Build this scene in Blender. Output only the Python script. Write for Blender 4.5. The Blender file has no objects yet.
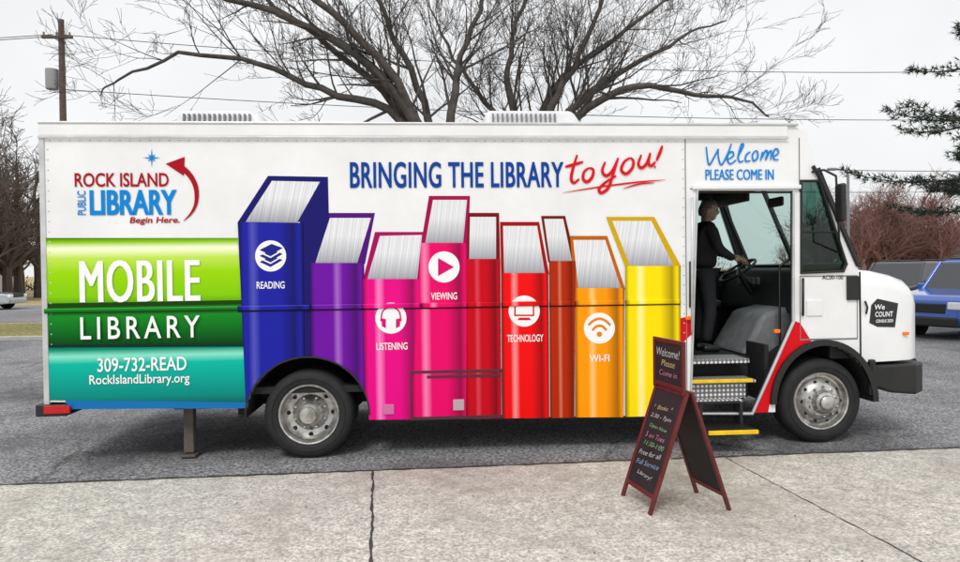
import bpy, bmesh, math, random
from mathutils import Vector, Matrix, Quaternion
random.seed(7)
scn = bpy.context.scene
COL = scn.collection

# ------------------------------------------------------------------ helpers
def side(u, v, y=0.0):
    """rectify a measurement of the truck's side drawing to metres on the vertical plane y"""
    X = (u-480)/720.0; Y = (281-v)/720.0
    dx = .99730*X + .01309*Y + .07323
    dy = -.07342*X + .01435*Y + .99719
    dz = -.0120*X + .99988*Y - .01527
    k = (6.58+y)/dy
    return Vector((dx*k, y, 1.7+dz*k))

def empty(name, loc=(0,0,0), rot=0):
    e = bpy.data.objects.new(name, None); COL.objects.link(e)
    e.location = loc; e.rotation_euler = (0,0,rot); e.empty_display_size = .3
    return e

def link(name, me, mat=None, parent=None, smooth=False):
    o = bpy.data.objects.new(name, me); COL.objects.link(o)
    if mat is not None:
        if isinstance(mat, (list,tuple)):
            for m in mat: me.materials.append(m)
        else: me.materials.append(mat)
    if parent: o.parent = parent
    if smooth:
        for p in me.polygons: p.use_smooth = True
    return o

def mk(name, verts, faces, mat=None, parent=None, smooth=False):
    me = bpy.data.meshes.new(name)
    me.from_pydata([tuple(v) for v in verts], [], faces); me.update()
    return link(name, me, mat, parent, smooth)

def bevel(o, w=.01, seg=2, ang=35):
    m = o.modifiers.new('b','BEVEL'); m.width = w; m.segments = seg
    m.limit_method='ANGLE'; m.angle_limit = math.radians(ang)
    return o

def box(name, x, y, z, mat, parent=None, bv=.008):
    vs = [(a,b,c) for a in x for b in y for c in z]
    fs = [(0,1,3,2),(4,6,7,5),(0,4,5,1),(2,3,7,6),(0,2,6,4),(1,5,7,3)]
    o = mk(name, vs, fs, mat, parent)
    if bv: bevel(o, bv)
    return o

def tube(name, pts, r, mat, parent=None, smooth=True, cyc=False):
    cu = bpy.data.curves.new(name,'CURVE'); cu.dimensions='3D'
    cu.bevel_depth = r; cu.bevel_resolution = 3; cu.use_fill_caps=True
    s = cu.splines.new('POLY'); P = pts
    s.points.add(len(P)-1)
    for i,p in enumerate(P): s.points[i].co = (p[0],p[1],p[2],1)
    s.use_cyclic_u = cyc; s.use_smooth = smooth
    o = bpy.data.objects.new(name, cu); COL.objects.link(o)
    cu.materials.append(mat)
    if parent: o.parent = parent
    return o

def lathe(name, prof, c, mat, parent=None, n=56, sgn=1):
    vs=[]; fs=[]
    for r,d in prof:
        for i in range(n):
            a=2*math.pi*i/n
            vs.append((c[0]+r*math.cos(a), c[1]+sgn*d, c[2]+r*math.sin(a)))
    for j in range(len(prof)-1):
        for i in range(n):
            k=(i+1)%n
            fs.append((j*n+i, j*n+k, (j+1)*n+k, (j+1)*n+i))
    o = mk(name, vs, fs, mat, parent, True)
    m=o.modifiers.new('e','EDGE_SPLIT'); m.split_angle=math.radians(38)
    return o

def arch_poly(xc, hw, h, z0=.40, n=22):
    pts=[(xc+hw, -.2)]
    for i in range(n+1):
        a=math.pi*i/n
        pts.append((xc+hw*math.cos(a), z0+h*math.sin(a)))
    pts.append((xc-hw,-.2))
    return pts

RW, FW = -1.088, 3.749
ARCH_R = arch_poly(RW, .545, .53)
ARCH_F = arch_poly(FW, .475, .545)

def cut_bm(bm, poly):
    A = sum(poly[i][0]*poly[(i+1)%len(poly)][1]-poly[(i+1)%len(poly)][0]*poly[i][1] for i in range(len(poly)))
    if A<0: poly = poly[::-1]
    for i in range(len(poly)):
        a=Vector((poly[i][0],0,poly[i][1])); b=Vector((poly[(i+1)%len(poly)][0],0,poly[(i+1)%len(poly)][1]))
        d=b-a
        if d.length<1e-6: continue
        nrm=Vector((d.z,0,-d.x)).normalized()
        bmesh.ops.bisect_plane(bm, geom=bm.verts[:]+bm.edges[:]+bm.faces[:], plane_co=a, plane_no=nrm, dist=1e-6)
    kill=[]
    for f in bm.faces:
        c=f.calc_center_median(); ins=True
        for i in range(len(poly)):
            ax,az=poly[i]; bx,bz=poly[(i+1)%len(poly)]
            if (bx-ax)*(c.z-az)-(bz-az)*(c.x-ax) < -1e-7: ins=False; break
        if ins: kill.append(f)
    bmesh.ops.delete(bm, geom=kill, context='FACES')

def flatm(name, pts, y, mat, parent=None, cuts=(), thick=0):
    """pts metres (x,z) -> planar sheet facing -Y (or slab reaching inward by thick), with cut-outs"""
    A = sum(pts[i][0]*pts[(i+1)%len(pts)][1]-pts[(i+1)%len(pts)][0]*pts[i][1] for i in range(len(pts)))
    if A<0: pts = pts[::-1]
    bm=bmesh.new()
    f=bm.faces.new([bm.verts.new((p[0],y,p[1])) for p in pts])
    bmesh.ops.triangulate(bm, faces=[f])
    for c in cuts: cut_bm(bm, list(c))
    bmesh.ops.remove_doubles(bm, verts=bm.verts[:], dist=1e-5)
    bm.normal_update()
    fl=[f for f in bm.faces if f.normal.y>0]
    if fl: bmesh.ops.reverse_faces(bm, faces=fl)
    if thick:
        bd=[e for e in bm.edges if len(e.link_faces)==1]
        prs=[]
        for e in bd:
            prs.append((e.verts[0].co.copy(), e.verts[1].co.copy()))
        front=[[v.co.copy() for v in f.verts] for f in bm.faces]
        for q in front:
            bm.faces.new([bm.verts.new((c.x,y+thick,c.z)) for c in reversed(q)])
        for a,b in prs:
            bm.faces.new([bm.verts.new(p) for p in ((a.x,y,a.z),(b.x,y,b.z),(b.x,y+thick,b.z),(a.x,y+thick,a.z))])
    me=bpy.data.meshes.new(name); bm.to_mesh(me); bm.free()
    return link(name,me,mat,parent)

def flat(name, px, y, mat, parent=None, cuts=(), thick=0):
    return flatm(name, [(side(u,v).x, side(u,v).z) for u,v in px], y, mat, parent, cuts, thick)

def catmull(P, n=7):
    if len(P)<3: return list(P)
    Q=[P[0]]+list(P)+[P[-1]]; out=[]
    for i in range(1,len(Q)-2):
        for k in range(n):
            t=k/n
            out.append(tuple(.5*((2*Q[i][j])+(-Q[i-1][j]+Q[i+1][j])*t+(2*Q[i-1][j]-5*Q[i][j]+4*Q[i+1][j]-Q[i+2][j])*t*t+(-Q[i-1][j]+3*Q[i][j]-3*Q[i+1][j]+Q[i+2][j])*t**3) for j in range(len(P[0]))))
    out.append(tuple(P[-1])); return out

def ribbons(name, strokes, w, y, mat, parent, smooth=True, taper=.55):
    vs=[];fs=[]
    for k,S in enumerate(strokes):
        Q=catmull(S) if smooth else list(S)
        P=[side(u,v) for u,v in Q]
        base=len(vs); n=len(P)
        for i in range(n):
            d=(P[min(i+1,n-1)]-P[max(i-1,0)]).normalized()
            nn=Vector((-d.z,0,d.x))
            ww=w*(1-(1-taper)*abs(2*i/(n-1)-1)**2)*.5
            yy=y-.0006*k-.00002*i
            a=P[i]+nn*ww; b=P[i]-nn*ww
            vs += [(a.x,yy,a.z),(b.x,yy,b.z)]
        for i in range(n-1):
            fs.append((base+2*i,base+2*i+1,base+2*i+3,base+2*i+2))
    return mk(name,vs,fs,mat,parent)

def text3(name, s, o0, xd, zd, w, h, mat, parent=None, bold=0.0, shear=0.0, space=1.0):
    cu=bpy.data.curves.new(name,'FONT'); cu.body=s; cu.offset=min(bold,.022) if 'M' not in s else min(bold,0); cu.shear=shear; cu.space_character=space
    cu.resolution_u=4
    t=bpy.data.objects.new(name,cu); COL.objects.link(t)
    dg=bpy.context.evaluated_depsgraph_get(); dg.update()
    me=bpy.data.meshes.new_from_object(t.evaluated_get(dg))
    bpy.data.objects.remove(t)
    xs=[v.co.x for v in me.vertices]; ys=[v.co.y for v in me.vertices]
    x0,x1,y0,y1=min(xs),max(xs),min(ys),max(ys)
    o0=Vector(o0); xd=Vector(xd); zd=Vector(zd)
    for v in me.vertices:
        v.co = o0 + xd*((v.co.x-x0)/(x1-x0)*w) + zd*((v.co.y-y0)/(y1-y0)*h)
    me.materials.clear()
    return link(name,me,mat,parent)

def stext(name, s, u0,u1,vt,vb, y, mat, parent, bold=.01, shear=0, space=1.0):
    vm=(vt+vb)/2; um=(u0+u1)/2
    a=side(u0,vm).x; b=side(u1,vm).x; zt=side(um,vt).z; zb=side(um,vb).z
    return text3(name,s,(a,y,zb),(1,0,0),(0,0,1),b-a,zt-zb,mat,parent,bold,shear,space)

# ------------------------------------------------------------------ materials
def newmat(name):
    m=bpy.data.materials.new(name); m.use_nodes=True
    nt=m.node_tree; b=nt.nodes['Principled BSDF']
    return m,nt,b

def srgb(c):
    return tuple(((x/255)/12.92 if x/255<=.04045 else ((x/255+.055)/1.055)**2.4) for x in c)

def pm(name, col, rough=.5, metal=0, spec=.5, coat=0, noise=0, nscale=8, bump=0, bscale=60, bdist=.02):
    m,nt,b=newmat(name)
    b.inputs['Base Color'].default_value=(*col,1); b.inputs['Roughness'].default_value=rough
    b.inputs['Metallic'].default_value=metal; b.inputs['Specular IOR Level'].default_value=spec
    b.inputs['Coat Weight'].default_value=coat
    tc=nt.nodes.new('ShaderNodeTexCoord')
    if noise:
        n=nt.nodes.new('ShaderNodeTexNoise'); n.inputs['Scale'].default_value=nscale; n.inputs['Detail'].default_value=6
        n.inputs['Roughness'].default_value=.65
        nt.links.new(tc.outputs['Object'],n.inputs['Vector'])
        r=nt.nodes.new('ShaderNodeValToRGB')
        r.color_ramp.elements[0].position=.3; r.color_ramp.elements[1].position=.7
        r.color_ramp.elements[0].color=(*[c*(1-noise) for c in col],1)
        r.color_ramp.elements[1].color=(*[min(1,c*(1+noise*.4)) for c in col],1)
        nt.links.new(n.outputs['Fac'],r.inputs['Fac']); nt.links.new(r.outputs['Color'],b.inputs['Base Color'])
    if bump:
        n=nt.nodes.new('ShaderNodeTexNoise'); n.inputs['Scale'].default_value=bscale; n.inputs['Detail'].default_value=4
        nt.links.new(tc.outputs['Object'],n.inputs['Vector'])
        bp=nt.nodes.new('ShaderNodeBump'); bp.inputs['Strength'].default_value=bump; bp.inputs['Distance'].default_value=bdist
        nt.links.new(n.outputs['Fac'],bp.inputs['Height']); nt.links.new(bp.outputs['Normal'],b.inputs['Normal'])
        if bdist<.02:
            nt.links.new(bp.outputs['Normal'],b.inputs['Coat Normal'])
    return m

def gmat(name, stops, axis='X', rough=.34):
    """printed vinyl with a colour ramp across the artwork"""
    m,nt,b=newmat(name)
    tc=nt.nodes.new('ShaderNodeTexCoord'); s=nt.nodes.new('ShaderNodeSeparateXYZ'); r=nt.nodes.new('ShaderNodeValToRGB')
    nt.links.new(tc.outputs['Generated'],s.inputs[0]); nt.links.new(s.outputs[axis],r.inputs['Fac'])
    cr=r.color_ramp
    while len(cr.elements)>1: cr.elements.remove(cr.elements[-1])
    cr.elements[0].position=stops[0][0]; cr.elements[0].color=(*srgb(stops[0][1]),1)
    for p,c in stops[1:]:
        e=cr.elements.new(p); e.color=(*srgb(c),1)
    nt.links.new(r.outputs['Color'],b.inputs['Base Color'])
    b.inputs['Roughness'].default_value=rough; b.inputs['Specular IOR Level'].default_value=.14
    n=nt.nodes.new('ShaderNodeTexNoise'); n.inputs['Scale'].default_value=3.5; n.inputs['Detail'].default_value=3
    nt.links.new(tc.outputs['Object'],n.inputs['Vector'])
    bp=nt.nodes.new('ShaderNodeBump'); bp.inputs['Strength'].default_value=.5; bp.inputs['Distance'].default_value=.006
    nt.links.new(n.outputs['Fac'],bp.inputs['Height']); nt.links.new(bp.outputs['Normal'],b.inputs['Normal'])
    return m

def spine(name, c, hi=.35, pos=.3):
    d=tuple(x*.40 for x in c); h=tuple(x+(255-x)*hi for x in c); d2=tuple(x*.66 for x in c)
    return gmat(name,[(0,d),(.09,c),(pos-.08,c),(pos,h),(pos+.10,c),(.62,c),(.85,d2),(.94,c),(1,d)])

WHITE=pm('truck_white',(.84,.85,.86),.26,coat=.3,noise=.10,nscale=1.4,bump=.5,bscale=2.6,bdist=.008)
RAILW=pm('rail_aluminium',(.62,.63,.65),.35,metal=.4,noise=.2,nscale=5)
BLACK=pm('black_plastic',(.012,.012,.013),.45,noise=.3,nscale=14)
RUB=pm('tyre_rubber',(.014,.014,.015),.75,noise=.45,nscale=12,bump=.25,bscale=80)
DARK=pm('underbody_dark',(.010,.010,.010),.8,noise=.3)
CHROME=pm('wheel_steel',(.62,.61,.59),.30,metal=.85,noise=.6,nscale=13)
CHROME2=pm('wheel_nut',(.6,.6,.6),.2,metal=1)
HOLE=pm('wheel_hole',(.008,.008,.008),.8)
SEAM=pm('panel_seam',(.18,.18,.19),.6)
RED=pm('vinyl_red',srgb((212,14,26)),.35,spec=.15)
NAVY=pm('vinyl_blue',srgb((4,64,150)),.35,spec=.15)
CYAN=pm('vinyl_cyan',srgb((0,130,208)),.35,spec=.15)
DRED=pm('vinyl_dark_red',srgb((165,8,30)),.35,spec=.15)
VW=pm('vinyl_white',(.88,.89,.89),.35,spec=.15)
YEL=pm('safety_yellow',srgb((250,205,0)),.5,noise=.3)
INT=pm('interior_dark',(.014,.014,.016),.7,noise=.3)
INTG=pm('interior_grey',(.20,.21,.22),.6,noise=.3)
ACM=pm('ac_shroud',(.66,.67,.68),.5,noise=.15)
LAMPR=pm('red_lamp',srgb((190,10,15)),.2)
LAMPO=pm('orange_lamp',srgb((255,120,0)),.2)
SKIN=pm('skin',(.46,.28,.21),.55,noise=.1,nscale=20)
CLOTH=pm('black_jacket',(.012,.012,.015),.85,noise=.35,nscale=9,bump=.3,bscale=25)
TROU=pm('dark_trousers',(.010,.011,.015),.85,noise=.3,bump=.2,bscale=30)
HAIR=pm('grey_hair',(.16,.15,.14),.7,noise=.4,nscale=40)

def glassmat(name,tint):
    m=bpy.data.materials.new(name); m.use_nodes=True; nt=m.node_tree; nt.nodes.clear()
    o=nt.nodes.new('ShaderNodeOutputMaterial'); mx=nt.nodes.new('ShaderNodeMixShader')
    t=nt.nodes.new('ShaderNodeBsdfTransparent'); t.inputs[0].default_value=(*tint,1)
    g=nt.nodes.new('ShaderNodeBsdfGlossy'); g.inputs['Roughness'].default_value=.02; g.inputs[0].default_value=(.9,.95,.95,1)
    f=nt.nodes.new('ShaderNodeFresnel'); f.inputs[0].default_value=1.5
    nt.links.new(f.outputs[0],mx.inputs[0]); nt.links.new(t.outputs[0],mx.inputs[1]); nt.links.new(g.outputs[0],mx.inputs[2])
    nt.links.new(mx.outputs[0],o.inputs[0]); return m
GLASS=glassmat('window_glass_green',(.55,.70,.66))
GLASSD=glassmat('window_glass_dark',(.12,.24,.20))
CGLASS=pm('car_glass',(.02,.025,.03),.05,spec=.8)

def treadmat():
    m,nt,b=newmat('diamond_tread'); b.inputs['Metallic'].default_value=.3; b.inputs['Roughness'].default_value=.4
    N=nt.nodes.new; L=nt.links.new
    tc=N('ShaderNodeTexCoord'); s=N('ShaderNodeSeparateXYZ'); L(tc.outputs['Object'],s.inputs[0])
    outs=[]
    for sg in (1,-1):
        a=N('ShaderNodeMath'); a.operation='MULTIPLY_ADD'; L(s.outputs['X'],a.inputs[0]); a.inputs[1].default_value=sg; L(s.outputs['Y'],a.inputs[2])
        z=N('ShaderNodeMath'); z.operation='ADD'; L(a.outputs[0],z.inputs[0]); L(s.outputs['Z'],z.inputs[1])
        k=N('ShaderNodeMath'); k.operation='MULTIPLY'; L(z.outputs[0],k.inputs[0]); k.inputs[1].default_value=75
        q=N('ShaderNodeMath'); q.operation='SINE'; L(k.outputs[0],q.inputs[0]); outs.append(q)
    mu=N('ShaderNodeMath'); mu.operation='MULTIPLY'; L(outs[0].outputs[0],mu.inputs[0]); L(outs[1].outputs[0],mu.inputs[1])
    r=N('ShaderNodeValToRGB'); r.color_ramp.elements[0].color=(.16,.16,.17,1); r.color_ramp.elements[1].color=(.85,.85,.86,1)
    r.color_ramp.elements[0].position=.05; r.color_ramp.elements[1].position=.45
    L(mu.outputs[0],r.inputs[0]); L(r.outputs[0],b.inputs['Base Color']); return m
TREAD=treadmat()

def groundmat(name, c1, c2, c3, sp=90, stain=.5, rough=.9, bump=.4, cracks=False, sscale=.5):
    m,nt,b=newmat(name); N=nt.nodes.new; L=nt.links.new
    tc=N('ShaderNodeTexCoord')
    def noise(s,d=5,r=.6):
        n=N('ShaderNodeTexNoise'); n.inputs['Scale'].default_value=s; n.inputs['Detail'].default_value=d; n.inputs['Roughness'].default_value=r
        L(tc.outputs['Object'],n.inputs['Vector']); return n
    n1=noise(sp,4,.75); n2=noise(sscale,6,.65); n3=noise(7,6,.7)
    r1=N('ShaderNodeValToRGB'); r1.color_ramp.elements[0].color=(*c1,1); r1.color_ramp.elements[1].color=(*c2,1)
    r1.color_ramp.elements[0].position=.40; r1.color_ramp.elements[1].position=.60
    L(n1.outputs['Fac'],r1.inputs[0])
    mr=N('ShaderNodeMapRange'); mr.inputs['From Min'].default_value=.46; mr.inputs['From Max'].default_value=.66
    mr.inputs['To Min'].default_value=0; mr.inputs['To Max'].default_value=stain
    L(n2.outputs['Fac'],mr.inputs['Value'])
    mx=N('ShaderNodeMix'); mx.data_type='RGBA'
    L(mr.outputs[0],mx.inputs['Factor']); L(r1.outputs[0],mx.inputs['A']); mx.inputs['B'].default_value=(*c3,1)
    m2=N('ShaderNodeMapRange'); m2.inputs['From Min'].default_value=.3; m2.inputs['From Max'].default_value=.7
    m2.inputs['To Min'].default_value=.72; m2.inputs['To Max'].default_value=1.18
    L(n3.outputs['Fac'],m2.inputs['Value'])
    mu=N('ShaderNodeVectorMath'); mu.operation='SCALE'; L(mx.outputs['Result'],mu.inputs[0]); L(m2.outputs[0],mu.inputs['Scale'])
    out=mu.outputs[0]
    if cracks:
        v=N('ShaderNodeTexVoronoi'); v.feature='DISTANCE_TO_EDGE'; v.inputs['Scale'].default_value=.4
        nd=noise(2.5,5,.7); ad=N('ShaderNodeVectorMath'); ad.operation='MULTIPLY_ADD'
        L(nd.outputs['Color'],ad.inputs[0]); ad.inputs[1].default_value=(.5,.5,0); L(tc.outputs['Object'],ad.inputs[2])
        L(ad.outputs[0],v.inputs['Vector'])
        cr=N('ShaderNodeMapRange'); cr.inputs['From Min'].default_value=.0; cr.inputs['From Max'].default_value=.006
        cr.inputs['To Min'].default_value=.45; cr.inputs['To Max'].default_value=1
        L(v.outputs['Distance'],cr.inputs['Value'])
        mu2=N('ShaderNodeVectorMath'); mu2.operation='SCALE'; L(out,mu2.inputs[0]); L(cr.outputs[0],mu2.inputs['Scale']); out=mu2.outputs[0]
    L(out,b.inputs['Base Color']); b.inputs['Roughness'].default_value=rough; b.inputs['Specular IOR Level'].default_value=.25
    bp=N('ShaderNodeBump'); bp.inputs['Strength'].default_value=bump; bp.inputs['Distance'].default_value=.006
    L(n1.outputs['Fac'],bp.inputs['Height']); L(bp.outputs['Normal'],b.inputs['Normal'])
    return m
ASPH=groundmat('asphalt',(.07,.07,.075),(.40,.40,.41),(.06,.062,.068),sp=34,stain=.8,cracks=True,sscale=.42,bump=.6)
CONC=groundmat('concrete',(.32,.30,.27),(.70,.67,.61),(.33,.30,.26),sp=48,stain=.7,sscale=.6)
GRASS=groundmat('winter_grass',(.08,.10,.02),(.40,.35,.14),(.09,.16,.03),sp=9,stain=.9,sscale=.15)
TAN=groundmat('dry_grass',(.26,.20,.09),(.60,.49,.29),(.22,.22,.08),sp=6,stain=.6,sscale=.1)
ROADM=groundmat('road_asphalt',(.14,.14,.145),(.34,.34,.35),(.12,.12,.125),sp=40,stain=.5)
BARK=pm('bark_grey',(.095,.082,.074),.9,noise=.6,nscale=5,bump=.6,bscale=30)
BARK2=pm('bark_far',(.12,.09,.075),.95,noise=.4,nscale=2)
BARK3=pm('bark_reddish',(.21,.11,.10),.95,noise=.3,nscale=2)
WOOD=pm('pole_wood',(.12,.085,.06),.85,noise=.4,nscale=9)

# ------------------------------------------------------------------ camera
cam=bpy.data.cameras.new('camera'); co=bpy.data.objects.new('camera',cam); COL.objects.link(co)
R=Vector((.99730,-.07342,-.0120)); U=Vector((.01309,.01435,.99988)); F=Vector((.07323,.99719,-.01527))
M=Matrix(((R.x,U.x,-F.x,0),(R.y,U.y,-F.y,-6.58),(R.z,U.z,-F.z,1.7),(0,0,0,1)))
co.matrix_world=M; cam.lens=27; cam.sensor_width=36; cam.clip_end=2000
scn.camera=co

# ------------------------------------------------------------------ world + sun
w=bpy.data.worlds.new('World'); scn.world=w; w.use_nodes=True; nt=w.node_tree; N=nt.nodes.new; L=nt.links.new
bg=nt.nodes['Background']; bg.inputs['Strength'].default_value=.1
sky=N('ShaderNodeTexSky'); sky.sky_type='NISHITA'; sky.sun_disc=False; sky.sun_elevation=math.radians(48); sky.sun_rotation=math.radians(200)
hs=N('ShaderNodeHueSaturation'); hs.inputs['Saturation'].default_value=.3; L(sky.outputs[0],hs.inputs['Color'])
tc=N('ShaderNodeTexCoord'); sp=N('ShaderNodeSeparateXYZ'); L(tc.outputs['Generated'],sp.inputs[0])
r=N('ShaderNodeValToRGB'); L(sp.outputs['Z'],r.inputs[0])
r.color_ramp.elements[0].position=0; r.color_ramp.elements[0].color=(.93,.945,.955,1)
r.color_ramp.elements[1].position=1; r.color_ramp.elements[1].color=(1,1,1,1)
e=r.color_ramp.elements.new(.35); e.color=(.96,.97,.985,1)
nz=N('ShaderNodeTexNoise'); nz.inputs['Scale'].default_value=2.2; nz.inputs['Detail'].default_value=6; L(tc.outputs['Generated'],nz.inputs['Vector'])
mr=N('ShaderNodeMapRange'); mr.inputs['From Min'].default_value=.3; mr.inputs['From Max'].default_value=.7; mr.inputs['To Min'].default_value=9.2; mr.inputs['To Max'].default_value=11.2
L(nz.outputs['Fac'],mr.inputs['Value'])
zz=N('ShaderNodeMapRange'); zz.inputs['From Min'].default_value=.45; zz.inputs['From Max'].default_value=1; zz.inputs['To Min'].default_value=1; zz.inputs['To Max'].default_value=1.45
L(sp.outputs['Z'],zz.inputs['Value'])
mm=N('ShaderNodeMath'); mm.operation='MULTIPLY'; L(mr.outputs[0],mm.inputs[0]); L(zz.outputs[0],mm.inputs[1])
sc=N('ShaderNodeVectorMath'); sc.operation='SCALE'; L(r.outputs[0],sc.inputs[0]); L(mm.outputs[0],sc.inputs['Scale'])
mx=N('ShaderNodeMix'); mx.data_type='RGBA'; mx.inputs['Factor'].default_value=.88
L(hs.outputs[0],mx.inputs['A']); L(sc.outputs[0],mx.inputs['B']); L(mx.outputs['Result'],bg.inputs['Color'])
sl=bpy.data.lights.new('sun','SUN'); sl.energy=1.5; sl.angle=math.radians(14); sl.color=(1,.97,.93)
so=bpy.data.objects.new('sun',sl); COL.objects.link(so)
el=math.radians(48); az=math.radians(200)
sd=Vector((math.sin(az)*math.cos(el), math.cos(az)*math.cos(el), math.sin(el)))
so.rotation_euler=sd.to_track_quat('Z','Y').to_euler()
scn.view_settings.view_transform='Standard'; scn.view_settings.look='None'; scn.view_settings.exposure=0

# ------------------------------------------------------------------ ground
def sheet(name, pts, z, mat):
    return mk(name,[(p[0],p[1],z) for p in pts],[tuple(range(len(pts)))],mat)
sheet('ground',[(-900,-900),(900,-900),(900,900),(-900,900)],0,TAN)
def eY(x): return -.423+.0253*x
sheet('parking_lot',[(-45,-1.6),(70,-1.6),(70,26),(7.2,26),(7.2,13),(-45,13)],.004,ASPH)
sheet('lawn',[(-60,13),(7.2,13),(7.2,20),(-60,20)],.004,GRASS)
sheet('road',[(-120,20.5),(7.2,20.5),(7.2,36),(-120,36)],.006,ROADM)
sheet('sidewalk',[(-40,eY(-40)),(40,eY(40)),(40,-30),(-40,-30)],.008,CONC)
JOINT=pm('joint_dark',(.05,.045,.04),.95,noise=.5,nscale=4)
def joint(name,a,b,wd,z=.012,n=40,jit=.006,mat=JOINT):
    a=Vector((*a,z)); b=Vector((*b,z)); d=(b-a).normalized(); nn=Vector((-d.y,d.x,0)); vs=[];fs=[]
    for i in range(n+1):
        p=a.lerp(b,i/n)+nn*random.uniform(-jit,jit); ww=wd*random.uniform(.4,1.3)/2
        vs+= [p+nn*ww,p-nn*ww]
    for i in range(n): fs.append((2*i,2*i+1,2*i+3,2*i+2))
    return mk(name,vs,fs,mat)
joint('pavement_joint',(-10,eY(-10)),(12,eY(12)),.04,n=260,jit=.010)
joint('pavement_joint.001',(-.478,-.46),(-.27,-3.5),.020)
joint('pavement_joint.002',(2.62,-.39),(2.85,-3.5),.010)
joint('pavement_joint.003',(-3.6,-.55),(-4.0,-3.5),.022)
joint('pavement_joint.004',(5.7,-.32),(5.9,-3.5),.022)
# painted bay lines on the far part of the lot
PAINT=pm('bay_line_paint',(.55,.55,.52),.8,noise=.5,nscale=8)
for i in range(6): sheet('bay_line' if i==0 else 'bay_line.%03d'%i,[(8.5+i*3.0,13.6),(8.6+i*3.0,13.6),(9.1+i*3.0,19),(9.0+i*3.0,19)],.008,PAINT)
KERB=pm('kerb_concrete',(.42,.41,.38),.85,noise=.25,nscale=3)
box('kerb',(-60,7.2),(12.9,13.1),(0,.12),KERB,None,.02)
LEAF=pm('dry_leaf',(.10,.06,.03),.9,noise=.6,nscale=3)
g=random.Random(2); vs=[];fs=[]
for i in range(900):
    x=g.uniform(-5,7)
    y=eY(x)+(abs(g.gauss(0,.06)) if i<520 else g.uniform(-2.4,2.0)); s=g.uniform(.004,.016) if i<520 else g.uniform(.004,.012)
    a=g.uniform(0,6.28); b=len(vs)
    for k in range(4):
        q=a+k*1.57; rr_=s*(1 if k%2 else .55); vs.append((x+rr_*math.cos(q),y+rr_*math.sin(q),.0135+g.uniform(0,.006)))
    fs.append((b,b+1,b+2,b+3))
mk('fallen_leaves',vs,fs,LEAF)

# ------------------------------------------------------------------ TRUCK
T=empty('mobile_library_truck')
DOOR=[(697,190),(793,190),(793,322),(752,413.5),(690,413.5)]
WIN=[(801,181),(819,181),(846,264),(843,271),(801,273)]
def mt(px): return [(side(u,v).x,side(u,v).z) for u,v in px]
DOORm=mt(DOOR); WINm=mt(WIN)
outline=[(40,124),(787,124),(806,131),(817,169),(858,268),(862,411),(690,413),(680,415),(365,419),(247,408),(245,403),(48,402)]
OUTm=mt(outline)
flatm('side_wall',OUTm,0,WHITE,T,[ARCH_R,ARCH_F,DOORm,WINm],.05)
flat('side_wall_skin',[(42.5,126),(684.5,126),(684.5,330),(47,330)],-.0012,WHITE,T)
FARW=[(2.75,1.6),(3.5,1.6),(3.5,2.55),(2.75,2.55)]
WINf=[(WINm[0][0]-.05,WINm[0][1]),(WINm[1][0],WINm[1][1]),(WINm[2][0],WINm[2][1]),(WINm[3][0],WINm[3][1]),(WINm[4][0]-.05,WINm[4][1])]
flatm('far_side_wall',OUTm,2.35,WHITE,T,[ARCH_R,ARCH_F,FARW,WINf],.05)
flatm('cab_lining',[(2.46,.85),(4.08,.85),(4.08,1.62),(WINm[1][0],2.88),(2.46,2.88)],2.335,INT,T,[FARW,WINf])
XR=side(40,124).x; ZR=side(40,124).z
prof=[mt([q])[0] for q in [(787,124),(806,131),(817,169)]]
prof=[(XR,prof[0][1])]+prof
vs=[];fs=[]
for x,z in prof: vs+=[(x,.0,z),(x,2.4,z)]
for i in range(len(prof)-1): fs.append((2*i,2*i+2,2*i+3,2*i+1))
mk('roof',vs,fs,WHITE,T)
xL=side(48,402).x
mk('rear_wall',[(XR,0,ZR),(XR,2.4,ZR),(xL,2.4,.5),(xL,0,.5)],[(0,1,2,3)],WHITE,T)
w0=Vector((prof[-1][0],0,prof[-1][1])); w1=Vector((*mt([(858,268)])[0],0)); w1=Vector((w1.x,0,w1.y))
def wp(t,y): p=w0.lerp(w1,t); return (p.x,y,p.z)
mk('windscreen_glass',[wp(.06,.08),wp(.06,2.32),wp(.97,2.32),wp(.97,.08)],[(0,1,2,3)],GLASS,T)
for nm,pa in (('top',[wp(0,0),wp(0,2.4),wp(.07,2.4),wp(.07,0)]),('bottom',[wp(.96,0),wp(.96,2.4),wp(1,2.4),wp(1,0)]),
              ('near',[wp(.06,0),wp(.06,.09),wp(.97,.09),wp(.97,0)]),('far',[wp(.06,2.31),wp(.06,2.4),wp(.97,2.4),wp(.97,2.31)]),
              ('centre',[wp(.06,1.17),wp(.06,1.23),wp(.97,1.23),wp(.97,1.17)])):
    o=mk('windscreen_frame_'+nm,[Vector(p)+Vector((.004,0,.004)) for p in pa],[(0,1,2,3)],BLACK,T)
    m=o.modifiers.new('s','SOLIDIFY'); m.thickness=.03
tube('windscreen_seal',[side(813,166,-.012),side(819,176,-.012),side(858,266,-.012)],.017,BLACK,T)
flatm('quarter_window_glass',WINm,.02,GLASSD,T)
tube('quarter_window_seal',[(p[0],-.004,p[1]) for p in WINm],.016,BLACK,T,False,True)
flatm('far_window_glass',WINf,2.33,GLASS,T); flatm('far_door_glass',FARW,2.33,GLASS,T)
tube('far_window_seal',[(p[0],2.325,p[1]) for p in WINf],.02,BLACK,T,False,True)
tube('window_divider',[side(801,232,-.004),side(836,232,-.004)],.008,BLACK,T)
tube('door_frame',[(p[0],-.006,p[1]) for p in DOORm],.016,RAILW,T,False,True)
tube('door_rubber',[(p[0]*.994+.0175,.02,(p[1]-1.7)*.985+1.69) for p in DOORm],.014,BLACK,T,False,True)
zt=ZR
xe=side(787,124).x
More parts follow.
